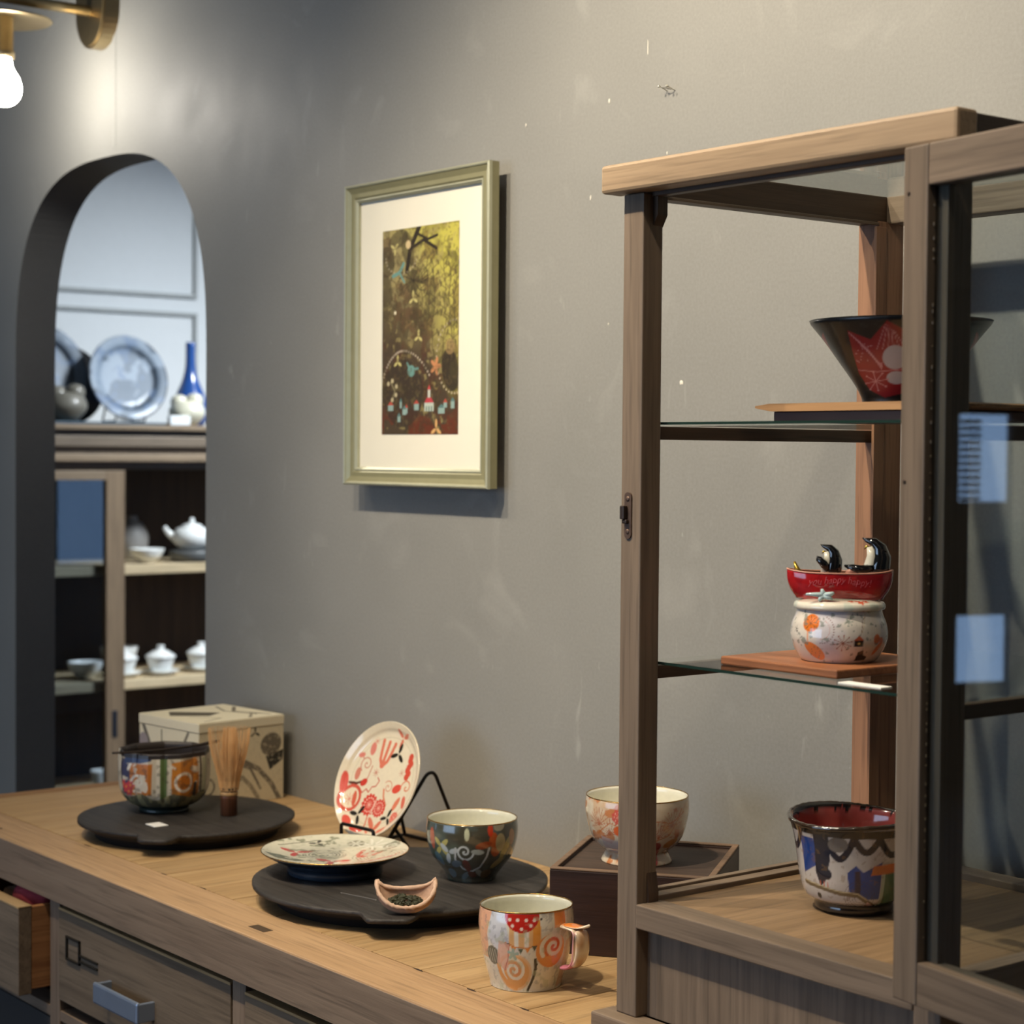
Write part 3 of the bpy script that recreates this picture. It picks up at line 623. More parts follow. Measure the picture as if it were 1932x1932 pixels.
# --- whisk
wx, wy = -2.3337, 1.3453
wk = empty('tea_whisk', (wx, wy, T), face_cam(wx, wy), 'bamboo tea whisk standing on its dark handle beside the tea bowl', 'whisk')
revolve('handle', [(0, 0), (.0105, 0), (.0118, .001), (.0118, .024), (.0126, .026), (.0118, .028), (.0116, .036), (0, .036)], wood('dark_bamboo_culm', (104, 62, 38), (54, 34, 24), 'z', .45), wk, 28)
revolve('node_ring', [(.0118, .0285), (.0128, .030), (.0124, .033), (.0118, .034)], plain('pale_bamboo_ring', (178, 140, 92), .5), wk, 28)
revolve('thread_band', [(.0122, .036), (.0132, .037), (.0136, .039), (.0132, .041), (.0125, .042)], plain('black_thread', (30, 26, 24), .8), wk, 28)
BAM = wood('split_bamboo', (226, 182, 128), (200, 150, 96), 'z', .5)
bm = bmesh.new()
for k in range(84):
    a = 2*PI*k/84+random.uniform(-.02, .02); f = random.uniform(.95, 1.03)
    pts = [(r*f*math.cos(a), r*f*math.sin(a), z*random.uniform(.995, 1.0)) for r, z in ((.0128, .036), (.0145, .05), (.0185, .066), (.0235, .085), (.0275, .104), (.0292, .1235))]
    tube_bm(bm, pts, [.0007, .0006, .0005, .00045, .0004, .00025], 4, False)
for k in range(60):
    a = 2*PI*k/60; f = random.uniform(.6, 1.0)
    pts = [(r*f*math.cos(a), r*f*math.sin(a), z) for r, z in ((.0115, .036), (.0120, .06), (.0125, .085), (.0125, .105), (.010, .124))]
    tube_bm(bm, pts, [.0009, .0008, .0006, .0005, .0003], 4, False)
o = from_bm('tines', bm, BAM, wk); o['kind'] = 'stuff'
# --- printed gift box behind the whisk
def face_panel(nm, w_, h_, org, ux_, vx_, m, paint, parent, n=150):
    u = np.linspace(0, 1, n); v = np.linspace(0, 1, max(int(n*h_/w_), 2)); UU, VV = np.meshgrid(u, v)
    P = Vector(org); X = P.x+UU*w_*ux_[0]+VV*h_*vx_[0]; Y = P.y+UU*w_*ux_[1]+VV*h_*vx_[1]; Z = P.z+UU*w_*ux_[2]+VV*h_*vx_[2]
    return link(nm, grid_mesh(nm, X, Y, Z, False, paint(UU*w_*100, VV*h_*100)), m, parent)
CLO = painted('printed_cloth_paper', .8, 0, .2, .04, .02)
G1, G2, CR = (120, 112, 98), (60, 58, 52), (212, 200, 170)
def art_right(X, Y):
    p = Pt(X, Y, CR, .12); p.line([(6, 9), (8, 6.5), (11, 5), (13.5, 2.5), (15, 0)], .8, G1); p.line([(7.5, 6), (9.5, 5.2), (11.4, 2)], .45, G1); p.line([(6, 3), (8, 4), (9.5, 2.6), (11, .5)], .7, (150, 140, 120))
    p.ell(13.4, 8.6, 2.0, 1.7, .3, (112, 104, 90)); p.poly([(12.4, 6.8), (15.8, 7.6), (15.6, 6), (13.2, 4.6)], G2); p.sprig(10.4, 10.6, .95, (50, 46, 38))
    p.ring(1.6, 3.2, 1.2, .35, G1); p.blot(3, .62, (196, 184, 156), 3, .5); return p.C
def art_left(X, Y):
    p = Pt(X, Y, (222, 212, 184), .12); p.line([(1, 11.4), (2.5, 9), (4, 5), (4.2, 0)], .8, (110, 104, 94)); p.seg(6, 11, 6.1, 2, .25, G2); p.line([(13, 11.2), (10, 6.5), (8.5, 2)], .55, G1); p.star(10.3, 7.6, 1.0, .4, G2, 5); p.ell(1, 8.6, 1.3, 1.5, 0, (150, 140, 140)); p.spiral(9, 4, 1.2, 1.3, .3, (150, 144, 128)); return p.C
def art_top(X, Y):
    p = Pt(X, Y, (226, 218, 192), .12); p.poly([(2, 4), (8, 9.5), (10, 6), (6, 1.5)], (96, 90, 78)); p.line([(4, 15), (8, 12), (14, 14.5)], .6, (120, 112, 98)); p.line([(2, 13), (7, 11), (12, 12.5), (15, 10)], .5, (150, 142, 124)); p.sprig(12, 13.2, 1.0, G2); p.line([(9, 3), (13, 6), (14.5, 2)], .35, (150, 142, 124)); return p.C
gb = empty('gift_box', (-2.594, 1.464, 0), R(6), 'cream box printed with grey leaves, against the wall behind the tea whisk', 'box')
b_ = .079
face_panel('front_print', 2*b_, .114, (-b_, -b_, 0), (1, 0, 0), (0, 0, 1), CLO, art_left, gb)
face_panel('side_print', 2*b_, .114, (b_, -b_, 0), (0, 1, 0), (0, 0, 1), CLO, art_right, gb)
bm = bmesh.new(); bbox(bm, -b_+.0004, b_-.0004, -b_+.0004, b_-.0004, 0, .1135); from_bm('box_body', bm, plain('cream_card', (206, 196, 170), .8), gb)
bm = bmesh.new(); bbox(bm, -b_-.0012, b_+.0012, -b_-.0012, b_+.0012, .1145, .1295, .0015); from_bm('lid', bm, plain('cream_cloth', (222, 212, 184), .85, bump=.3, scale=300), gb)
face_panel('lid_print', 2*b_, 2*b_, (-b_, -b_, .1298), (1, 0, 0), (0, 1, 0), CLO, art_top, gb)

# --- flat plate on the near tray
def pt_plate(TH, RR, ZZ, SD):
    X, Y = RR*np.cos(TH)*100, RR*np.sin(TH)*100   # +X towards the camera, +Y to the right
    x, y = Y, -X; p = Pt(x, y, (218, 214, 192), .07)
    gr = (98, 100, 78)
    for k, r in enumerate((1.1, 1.5, 1.9, 2.3, 2.6)): p.ring(-1.3, .6, r, .22, gr, .8)
    p.spiral(-1.6, .3, 1.6, 1.6, .3, (150, 150, 128), 2.0)
    for k in range(7): p.ring(5.4, -1.5, .6+.45*k, .16, (128, 126, 104), .8)
    p.tulip(3.0, -1.0, 3.4, (206, 50, 36), -.5); p.sprig(-4.8, 1.8, 2.3, (196, 30, 26), .4); p.sprig(-.4, -3.4, 2.4, (196, 30, 26), .3); p.tulip(2.2, -6.2, 2.8, (206, 50, 36), -1.0)
    p.blot(.8, .66, (120, 124, 96), 12, .8); p.petals(4.6, 4.6, 8, 2.0, .18, (240, 236, 220)); p.circ(2.6, 5.8, 1.1, (132, 128, 106), .8); p.petals(2.6, 5.8, 6, 1.1, .15, (226, 222, 204)); p.circ(7.0, 3.2, 1.1, (140, 138, 116), .8); p.ring(7.0, 3.2, .6, .2, (226, 222, 204))
    p.poly([(-8.6, -.4), (-6.6, -.2), (-3.6, -2.8), (-5.0, -3.8), (-7.2, -2.6)], (94, 104, 82)); p.blot(1.6, .6, (206, 204, 182), 4, .8)
    p.sprig(-2.2, 6.2, 1.1, (70, 66, 52), 1.2); p.line([(-7, 4), (-5, 5.6), (-2, 7.2)], .18, gr); p.line([(4, -6.5), (7, -4)], .22, (196, 60, 40)); p.poly([(4.4, -5.4), (6.8, -3.4), (6.8, -1.6), (4.0, -3.6)], (190, 160, 150), .8)
    C_ = p.C; m = (SD < .5)[..., None]; return C_*(1-m)+m*(lin((50, 60, 72))*(.7+.5*fbm(TH*3, ZZ*200, 1, 3))[..., None])
px, py = -1.9423, 1.2678
fp = empty('footed_plate', (px, py, T), face_cam(px, py), 'low footed plate with a grey spiral and red sprigs lying on the near tray', 'plate')
lathe('dish', [(0, .002), (.05, .001), (.0573, 0), (.0585, .004), (.060, .011), (.075, .019), (.0885, .0262)], [(.0899, .0283), (.088, .0284), (.075, .0245), (.055, .0212), (.03, .020), (0, .0196)], painted('plate_glaze', .12, .7), pt_plate, fp, 300, 60, 100)
GOLD = plain('gold_rim', (190, 150, 84), .22, 1, mottle=.1)
def rim(parent, r, z, t=.0007, zf=None):
    bm = bmesh.new(); n = 120; tube_bm(bm, [(r*math.cos(2*PI*k/n), r*math.sin(2*PI*k/n), z+(zf(2*PI*k/n) if zf else 0)) for k in range(n)], t, 6, False, True); return from_bm('gold_rim', bm, GOLD, parent, smooth=True)
rim(fp, .0896, .0281)
# --- green cup
def pt_green(TH, RR, ZZ, SD):
    U, V = TH*5.4, ZZ*100; p = Pt(U, V, (84, 92, 78), .07, (SD < .5).astype(float))
    p.blot(.35, .45, (70, 66, 54), 31, .9, .15); p.blot(.3, .6, (96, 116, 120), 7, .6, .15)
    Y_, Wt_, O_, Rd = (180, 170, 104), (190, 196, 196), (176, 88, 44), (112, 48, 38)
    p.petals(-4.0, 4.6, 4, 1.35, .30, Y_, .75); p.petals(-3.0, 4.0, 3, 1.4, .32, Wt_, .3)
    p.spiral(-.9, 4.2, 1.15, 1.6, .24, (206, 210, 206), 2.6); p.line([(-2.0, 4.6), (-2.2, 3.2), (-1.4, 2.0), (0, 1.6), (1.2, 2.2), (1.9, 3.6), (2.1, 4.6)], .24, (198, 200, 196))
    p.ell(-.6, 6.3, .3, .75, 0, (190, 192, 160)); p.ell(.7, 4.2, .8, .32, -.1, (176, 180, 170)); p.ell(1.3, 1.4, .8, .35, -.6, (150, 150, 136)); p.ell(-1.2, 1.0, .9, .35, .5, (110, 126, 130)); p.ell(-2.2, 2.6, .8, .45, .3, (104, 118, 126))
    p.ell(2.6, 5.6, .55, .9, 0, O_); p.ell(2.2, 6.8, .35, .8, 0, (190, 60, 30)); p.ell(3.0, 4.2, .6, .7, .5, O_); p.ell(1.4, 5.0, 1.0, .42, .2, (150, 70, 36)); p.ell(-.7, 2.4, .5, .9, .4, Rd); p.ell(.1, 1.2, .8, .4, -.2, (96, 50, 34))
    p.ell(3.6, 5.2, .7, 1.1, .1, (170, 158, 120)); p.ell(4.6, 4.4, .5, 1.5, -.4, (160, 150, 90)); p.ell(3.8, 2.6, 1.0, .5, .6, (150, 138, 90)); p.ell(5.6, 5.6, .6, 1.0, .2, (170, 130, 90)); p.ell(2.6, 1.2, 1.0, .6, 0, (112, 92, 66)); p.ell(-5.6, 5.4, .5, 1.3, 0, (176, 96, 76)); p.ell(-5.0, 3.0, .7, .9, .5, (90, 116, 124)); p.ell(-3.8, 1.2, .9, .6, .3, (86, 108, 116)); p.ell(3.4, 7.2, .8, .6, .2, (150, 144, 124)); p.ell(6.8, 3.8, .8, .5, 1, (150, 146, 120)); p.ell(8, 5.5, .7, .5, .4, O_)
    m = (SD > .5)[..., None]; return p.C*(1-m)+m*lin((212, 211, 194))
gx, gy = -1.8181, 1.3831
gc = empty('green_cup', (gx, gy, T), face_cam(gx, gy), 'rounded grey-green cup with white spiral and orange leaves on the near tray', 'cup')
lathe('body', [(0, .002), (.026, 0), (.0292, .001), (.031, .006), (.040, .018), (.0487, .030), (.0538, .046), (.0555, .060), (.0545, .0725)], [(.0535, .0738), (.0520, .072), (.051, .055), (.045, .032), (.03, .014), (0, .009)], painted('cup_glaze', .14, .7), pt_green, gc, 330, 110, 26)
rim(gc, .0540, .0737)
# --- standing plate on a wire easel
def pt_stand(TH, RR, ZZ, SD):
    # plate local: +X is the face's downhill (bottom), +Y right
    x, y = RR*np.sin(TH)*100, -RR*np.cos(TH)*100; p = Pt(x, y, (226, 214, 188), .06)
    Rd, Or, Bk = (206, 72, 60), (214, 120, 96), (42, 38, 32)
    p.ring(0, 0, 6.1, .12, (206, 196, 170))
    p.tulip(-1.0, 2.0, 3.4, Or, -.1); p.sprig(1.9, 6.2, 1.5, Or, .3); p.sprig(1.7, 4.0, 1.5, Bk, 1.4)
    for k in range(7): p.circ(4.6+.2*math.sin(k*2), 1.2+k*.45, .5, (204, 82, 64))
    p.spiral(-4.0, 1.9, 1.2, 1.5, .18, (196, 134, 116), 1.0); p.line([(-4.9, 2.6), (-5.2, 3.0)], .2, (196, 134, 116)); p.ell(-3.6, 4.1, .55, .9, 0, (214, 130, 116)); p.ell(-5.4, 3.0, .6, .35, .3, (214, 130, 116)); p.line([(-2.8, 1.8), (-3.0, .2), (-3.6, -1.0)], .2, (196, 134, 116))
    p.star(-1.7, 1.0, .55, .08, (190, 110, 92)); p.star(3.4, 1.6, .5, .07, (196, 140, 120)); p.star(-3.2, 5.2, .5, .07, (214, 130, 110))
    p.line([(-4, -1.5), (-3.2, -2), (-2.6, -1.4), (-2.0, -1.8), (-1.6, -1), (-.9, -.8), (-.5, 0), (-1.0, .4)], .18, (196, 100, 84))
    p.spiral(1.6, -.6, .95, 1.4, .16, (208, 150, 126), 0); p.line([(.9, -1.0), (1.3, -2.0), (2.2, -3.0), (2.2, -4.2)], .3, (214, 130, 100))
    p.flower(-1.0, -3.4, 1.35, Rd, (240, 190, 170)); p.flower(1.1, -3.6, 1.1, Rd, (240, 190, 170)); p.seg(.1, -2.8, -.2, -4.4, .28, (232, 190, 170))
    p.circ(-5.0, -3.0, 1.5, (232, 216, 186)); p.ring(-5.0, -3.0, 1.7, .5, (206, 92, 74)); p.star(-5.2, -3.2, .8, .08, (214, 130, 110)); p.ell(-4.3, -3.0, .4, 1.1, .2, (208, 100, 76)); p.ell(-5.2, .4, .5, .9, 0, (206, 130, 110)); p.line([(-6.2, -1.0), (-4.8, -.9), (-3.8, -.5)], .35, (92, 56, 46)); p.ell(-3.5, -.6, .7, .5, .6, (200, 66, 54)); p.ell(-6.9, -1.2, .5, 1.6, .2, (214, 90, 76))
    p.ell(3.4, -.6, .9, .6, .4, (214, 82, 66)); p.spiral(5.2, -.2, 1.1, 1.2, .2, (212, 130, 100), 2); p.ell(4.2, -2.6, .4, 1.1, -.4, (216, 124, 96)); p.ell(5.6, -2.2, .4, .9, .3, (210, 110, 90))
    p.sprig(-2.6, -5.0, 1.5, Bk, 1.0); p.sprig(3.4, -4.6, 1.3, Bk, 1.3); p.ell(.6, -5.8, .4, 1.1, .8, Or); p.ell(2.0, -6.0, .35, 1.0, -.5, Or); p.line([(-.6, -5), (-.4, -6.6), (1, -7.2)], .25, Or); p.flower(4.8, -4.4, .7, (214, 92, 74), (236, 190, 170)); p.ell(-3.8, -6.2, .5, 1.1, .9, (214, 90, 76)); p.ell(-1.4, -7.0, 1.2, .4, 0, (206, 80, 66)); p.ell(3.6, -6.4, .9, .35, .6, Or)
    return p.C
sx, sy, sz, SR = -2.100, 1.4405, .0975, .0813
az, el = R(-85), R(23)
sp = empty('standing_plate', (sx, sy, sz-SR*math.cos(el)), 0, 'oval-looking white plate with red flowers propped upright on a wire easel', 'plate')
nrm = Vector((math.cos(az)*math.cos(el), math.sin(az)*math.cos(el), math.sin(el))); tr = Vector((-math.sin(az), math.cos(az), 0)); dn = tr.cross(nrm)  # local x = downhill
if dn.z > 0: dn = -dn
ry = nrm.cross(dn)
o = lathe('dish', [(0, -.006), (.045, -.006), (.047, -.001), (SR*.86, .003), (SR, .0105)], [(SR*.99, .0125), (SR*.90, .0085), (SR*.80, .0035), (SR*.5, .0015), (0, .001)], painted('plate_glaze', .12, .7), pt_stand, sp, 300, 24, 110)
Mx = Matrix((dn, ry, nrm)).transposed().to_4x4(); o.matrix_local = Matrix.Translation(Vector((0, 0, SR*math.cos(el)))-nrm*.006) @ Mx
# the easel is laid out in the plate's frame: n = level direction it faces, t = level direction along it
nh = Vector((math.cos(az), math.sin(az), 0)); base = Vector((sx, sy, 0))
def ep(t_, n_, z_): v = tr*t_*TS+nh*n_; return (v.x, v.y, z_)
TS = 1 if tr.dot(Vector((1, 0, 0))) > 0 else -1
es = empty('plate_easel', (sx, sy, 0), 0, 'black bent-wire easel holding up the red-flowered plate', 'easel')
def wire(nm, pts, r=.0025, rr=.006):
    bm = bmesh.new(); tube_bm(bm, arc_round(pts, rr), r, 8); return from_bm(nm, bm, BLACKM, es, smooth=True)
for s_ in (-1, 1):
    wire('side_wire', [ep(s_*.034, .030, .002), ep(s_*.046, -.045, .108), ep(s_*.046, -.058, .108), ep(s_*.062, -.098, .002)], rr=.008)
    wire('cross_wire', [ep(s_*.036, .004, .040), ep(s_*.046, -.02, .003), ep(s_*.058, -.09, .003)], rr=.01)
wire('front_hook', [ep(-.028, .030, .003), ep(-.028, .042, .006), ep(-.028, .042, .041), ep(.040, .042, .041), ep(.040, .042, .006), ep(.040, .030, .003)], rr=.005)
wire('rear_bar', [ep(-.062, -.098, .002), ep(.062, -.098, .002)])

# --- curved bark scoop with tea leaves
qx, qy = -1.734, 1.227
sc = empty('leaf_dish', (qx, qy, T), face_cam(qx, qy), 'small crescent clay dish on the front of the near tray', 'dish')
def crescent():
    nu, nv = 14, 56; X = np.zeros((nu*2, nv)); Y = X.copy(); Z = X.copy()
    for j in range(nv):
        a = -PI*.5+PI*j/(nv-1)
        # front: a round arc, x towards the camera, y to the right ; back edge hollowed
        fy, fx = .0305*math.sin(a), .020*math.cos(a)**.8-.002 if abs(a) < PI/2-1e-6 else -.002
        fx = .033*max(math.cos(a), 0)**.7-.010
        by, bx = .0300*math.sin(a), -.010+.006*max(math.cos(a), 0)**.8-.0015*math.sin(a)
        for i in range(nu):
            t = i/(nu-1); x = bx*(1-t)+fx*t; y = by*(1-t)+fy*t
            tipl = abs(math.sin(a))**3; w_ = math.sin(PI*t)**.7
            zt = .0125+.008*tipl+.003*(1-t)
            z = zt-(.0118)*w_*(1-tipl)
            X[i, j], Y[i, j], Z[i, j] = x, y, z+.002
            X[2*nu-1-i, j], Y[2*nu-1-i, j], Z[2*nu-1-i, j] = x+.0022*(2*t-1)*.9, y*1.06, max(z-.0028, 0.0)*(1 if w_ > .3 else .9)
    return grid_mesh('shell', X, Y, Z, False)
TM = Matrix.Rotation(R(29), 4, 'Y') @ Matrix.Scale(1.05, 4)
me = crescent(); lowest = min((TM @ v.co).z for v in me.vertices); TM = Matrix.Translation((0, 0, -lowest)) @ TM; me.transform(TM); o = link('shell', me, plain('rough_pink_clay', (176, 142, 118), .8, mottle=.3, bump=.8, scale=160), sc)
bm = bmesh.new()
pts = []
for j in range(41):
    a = -PI*.5+PI*j/40; pts.append((.0335*max(math.cos(a), 0)**.7-.010, .0312*math.sin(a), .0145+.008*abs(math.sin(a))**3))
for j in range(21):
    a = PI*.5-PI*j/20; pts.append((-.010+.006*max(math.cos(a), 0)**.8-.0015*math.sin(a), .0305*math.sin(a), .0172+.006*abs(math.sin(a))**3))
tube_bm(bm, pts, [.0022*random.uniform(.75, 1.3) for _ in pts], 8, False, True); bmesh.ops.transform(bm, matrix=TM, verts=bm.verts); from_bm('rim', bm, plain('pinkish_clay_edge', (198, 166, 142), .8, mottle=.25, bump=.8, scale=200), sc, smooth=True)
bm = bmesh.new()
for k in range(150):
    a, t = random.uniform(-1, 1), random.random(); yy = a*.020-.002; xx = .0075+.014*(t-.5)*(1-a*a*.5); zz = .007+.0075*(1-a*a)*(1-abs(t-.5))*random.uniform(.7, 1.2)
    r = bmesh.ops.create_icosphere(bm, subdivisions=1, radius=1, matrix=Matrix.Translation((xx, yy, zz)) @ Matrix.Rotation(random.uniform(0, 6), 4, 'Z') @ Matrix.Rotation(random.uniform(-.7, .7), 4, 'X') @ Matrix.Diagonal((.0038, .0017, .0015, 1)))
    for v in r['verts']: v.co += Vector((random.uniform(-1, 1), random.uniform(-1, 1), random.uniform(-1, 1)))*.0005
bmesh.ops.transform(bm, matrix=TM, verts=bm.verts); o = from_bm('tea_leaves', bm, plain('dried_tea', (48, 50, 30), .7, mottle=.6, scale=300), None, (qx, qy, T), face_cam(qx, qy)); tag(o, 'small heap of dried dark green tea leaves in the crescent dish', 'tea', None, 'stuff')

# --- mug
def pt_mug(TH, RR, ZZ, SD):
    U, V = TH*4.7+.45, ZZ*100; p = Pt(U, V, (220, 215, 198), .06, (SD < .5).astype(float))
    O1, O2, O3 = (222, 136, 60), (226, 166, 118), (224, 150, 60)
    p.blot(.25, .6, (196, 200, 206), 5, .6, .1)
    p.poly([(-9, 3), (-9, 8.2), (-3.3, 8.2), (-4.0, 5.6), (-4.0, 3.2)], (224, 170, 138)); p.poly([(-3.4, 8.2), (-1.8, 8.2), (-1.2, 5.2), (-2.8, 4.2), (-3.8, 5.4)], (206, 208, 214)); p.blot(2.2, .64, (110, 110, 120), 6, .35)
    # striped tent, red spotted dome, bunting
    p.poly([(-1.3, 4.8), (-1.2, 6.8), (1.9, 6.9), (2.0, 5.0), (.4, 4.6)], (224, 176, 120))
    for x in (-.5, .5): p.poly([(x-.22, 4.7), (x-.22, 6.6), (x+.22, 6.6), (x+.22, 4.7)], (230, 226, 214))
    p.poly([(1.1, 4.9), (1.1, 7.4), (1.8, 7.6), (1.9, 5.0)], O3)
    p.W = p.W*1.0; q = p.W; p.W = q*(V < 8.15)
    p.circ(.0, 8.0, 1.75, (188, 44, 34))
    for x, y in ((-1.2, 7.5), (-.4, 7.5), (.45, 7.5), (-.9, 6.9), (.0, 6.65), (.9, 7.0), (1.25, 7.5)): p.circ(x, y, .17, (232, 210, 196))
    p.W = q; p.line([(-1.7, 5.2), (-.6, 4.75), (.6, 4.7), (2.2, 5.2)], .1, (200, 110, 50))
    for x, y, c in ((-1.5, 4.95, (70, 66, 60)), (-.8, 4.65, O1), (-.1, 4.5, (60, 84, 72)), (.6, 4.6, O1), (1.3, 4.8, (60, 66, 54))): p.poly([(x-.3, y+.15), (x+.3, y+.15), (x, y-.45)], c)
    # big scrolls
    p.circ(3.2, 4.3, 1.75, (222, 140, 62)); p.spiral(3.4, 4.7, 1.45, 1.7, .42, (228, 222, 204), -.6, 1, 1, .1); p.spiral(3.4, 4.75, 1.1, 1.3, .3, (206, 100, 40), 2.2, 1)
    p.circ(-.9, 2.1, 1.75, (224, 164, 100)); p.spiral(-.9, 2.3, 1.5, 2.0, .34, (232, 224, 206), -2.4, 1, 1, .1); p.spiral(-.9, 2.3, 1.0, 1.4, .26, (222, 150, 100), .6, 1); p.ring(-.9, 2.1, 1.85, .3, (228, 176, 120), .8); p.line([(-2.9, 3.2), (-2.6, 1.8), (-1.8, .7), (-.8, .4)], .5, (224, 160, 96))
    p.line([(1.45, 3.5), (1.5, 2.6), (1.4, 1.8), (1.1, 1.0), (.7, .2)], .3, (40, 36, 30))
    for k in range(6): p.circ(1.6-.05*k*k*.6, 3.0-.5*k, .14, (40, 36, 30))
    p.circ(-3.4, 3.6, .95, (96, 98, 88));
    for k in range(5): p.line([(-4.1+k*.35, 4.2), (-3.9+k*.35, 2.9)], .07, (180, 180, 168))
    p.poly([(-2.9, 2.9), (-2.4, 5.3), (-1.2, 5.0), (-1.5, 2.6), (-2.0, 2.2)], (222, 170, 150), .8); p.line([(-1.25, 5.0), (-1.5, 3.4), (-2.0, 2.2)], .08, (176, 90, 90)); p.star(-.9, 4.0, .5, .3, (150, 176, 168), 5)
    p.poly([(3.4, 6.6), (3.4, 8.2), (4.9, 8.2), (4.9, 6.4)], (226, 150, 84)); p.blot(1.2, .66, (168, 176, 140), 14, .4); p.circ(1.95, 7.6, .12, (50, 44, 40)); p.poly([(4.9, .2), (5.2, 5), (9, 6), (9, .5)], (204, 150, 110), .6)
    m = (SD > .5)[..., None]; return p.C*(1-m)+m*lin((208, 207, 190))
mx_, my_ = -1.4955, 1.2078
mg = empty('mug', (mx_, my_, 0), face_cam(mx_, my_), 'white mug with orange scrolls, red spotted dome and beaked handle', 'mug')
sway = lambda RR, ZZ, TH, SD: ZZ+.0012*np.sin(TH*1+1.2)*np.clip(ZZ/.08, 0, 1)
MGL = painted('mug_glaze', .12, .75)
lathe('body', [(0, .002), (.033, .001), (.0362, 0), (.0375, .006), (.0425, .024), (.0455, .038), (.0482, .056), (.0486, .066), (.0472, .0795)], [(.0464, .0808), (.0450, .079), (.0445, .06), (.040, .03), (.03, .012), (0, .008)], MGL, pt_mug, mg, 330, 110, 26, zfun=sway)
rim(mg, .0468, .0807, zf=lambda a: .0012*math.sin(a+1.2+PI*0))
# handle: a flat hooked band on the right with a pointed beak at the top
HY = .047
bm = bmesh.new(); prof = []
hp = [(.043, .066, .0075), (.052, .0655, .0085), (.0605, .0655, .0095), (.0665, .064, .0105), (.0668, .056, .0112), (.066, .046, .0112), (.0655, .037, .0105), (.0625, .029, .0095), (.055, .0245, .0085), (.0445, .0235, .0075)]
def band(bm, pts, th):
    V_ = [Vector(p[:2]) for p in pts]; rings = []
    for i, p in enumerate(V_):
        t = (V_[min(i+1, len(V_)-1)]-V_[max(i-1, 0)]).normalized(); n = Vector((t.y, -t.x)); w_ = pts[i][2]; ring = []
        for a in np.linspace(0, 2*PI, 12, endpoint=False):
            q = p+n*(-th*math.sin(a)); ring.append(bm.verts.new((w_*math.cos(a)*1.0, q.x, q.y)))
        rings.append(ring)
    for A, B in zip(rings[:-1], rings[1:]):
        for k in range(12): bm.faces.new((A[k], A[(k+1) % 12], B[(k+1) % 12], B[k]))
    bm.faces.new(rings[0][::-1]); bm.faces.new(rings[-1])
band(bm, hp, .0028)
# outer swollen cheek of the bird-like handle
ck = [(.066, .0645, .010), (.0705, .060, .0115), (.0715, .052, .012), (.0712, .044, .012), (.0695, .036, .011), (.0655, .0305, .0095), (.060, .0285, .008)]
band(bm, ck, .0042)
bk = [(.050, .068, .008), (.060, .0672, .0095), (.069, .0672, .0075), (.076, .0690, .0040), (.0805, .0715, .0006)]
band(bm, bk, .0016)
bmesh.ops.recalc_face_normals(bm, faces=bm.faces); me = bpy.data.meshes.new('handle'); bm.to_mesh(me); bm.free()
co = np.array([v.co for v in me.vertices])
hpz = Pt(co[:, 1]*100, co[:, 2]*100, (222, 206, 180), .1)
hpz.blot(1.6, .55, (196, 150, 104), 4, .8); hpz.line([(6.2, 2.8), (6.45, 4), (6.5, 5.6), (6.5, 6.4)], .45, (224, 160, 166)); hpz.line([(4.4, 2.4), (5.4, 2.4), (6.2, 2.9)], .8, (214, 130, 146)); hpz.poly([(4.6, 6.75), (4.6, 7.6), (7, 7.6), (7, 6.75)], (226, 130, 50)); hpz.circ(6.9, 5.9, .35, (90, 76, 50)); hpz.circ(6.95, 3.4, .14, (40, 34, 30)); hpz.circ(6.6, 3.3, .1, (40, 34, 30))
a = me.attributes.new('Paint', 'FLOAT_COLOR', 'POINT'); a.data.foreach_set('color', np.concatenate([hpz.C, np.ones((len(co), 1))], 1).astype(np.float32).ravel())
ho = link('handle', me, MGL, mg, smooth=True); ho.rotation_euler = (0, 0, R(-38)); ho.scale = (.95, 1, 1); sbm = ho.modifiers.new('smooth', 'SUBSURF'); sbm.levels = 1; sbm.render_levels = 2

# --- dark stands with a raised rim
ST = wood('dark_stained_wood', (58, 38, 32), (38, 24, 22), 'x', .45, spec=.4); STT = wood('stand_top_wood', (84, 68, 58), (62, 50, 44), 'x', .6); RIMW = wood('worn_rim_wood', (128, 104, 84), (90, 72, 58), 'x', .55)
def stand(x, y, rz, sx_, sy_, h, label):
    s = empty('wooden_stand', (x, y, 0), rz, label, 'stand'); t = .007
    def B(nm, m, *a, bev=.001): bm = bmesh.new(); bbox(bm, *a, bev); return from_bm(nm, bm, m, s)
    a, b = sx_/2, sy_/2
    B('side_panel', ST, -a, a, -b, -b+t, 0, h-.0025); B('side_panel', ST, -a, a, b-t, b, 0, h-.0025); B('side_panel', ST, -a, -a+t, -b+t, b-t, 0, h-.0025); B('side_panel', ST, a-t, a, -b+t, b-t, 0, h-.0025)
    B('top_panel', STT, -a+t, a-t, -b+t, b-t, h-.010, h-.005, bev=0)
    B('rim_strip', RIMW, -a, a, -b, -b+t, h-.0025, h); B('rim_strip', RIMW, -a, a, b-t, b, h-.0025, h); B('rim_strip', RIMW, -a, -a+t, -b+t, b-t, h-.0025, h); B('rim_strip', RIMW, a-t, a, -b+t, b-t, h-.0025, h)
    return s
stand(-1.552, 1.4255, R(36.2), .178, .181, .0928, 'square dark stained wooden stand under the footed bowl beside the cabinet')
stand(-.735, 1.215, R(8), .178, .178, .088, 'dark stained wooden stand beyond the open cabinet door at the right edge')
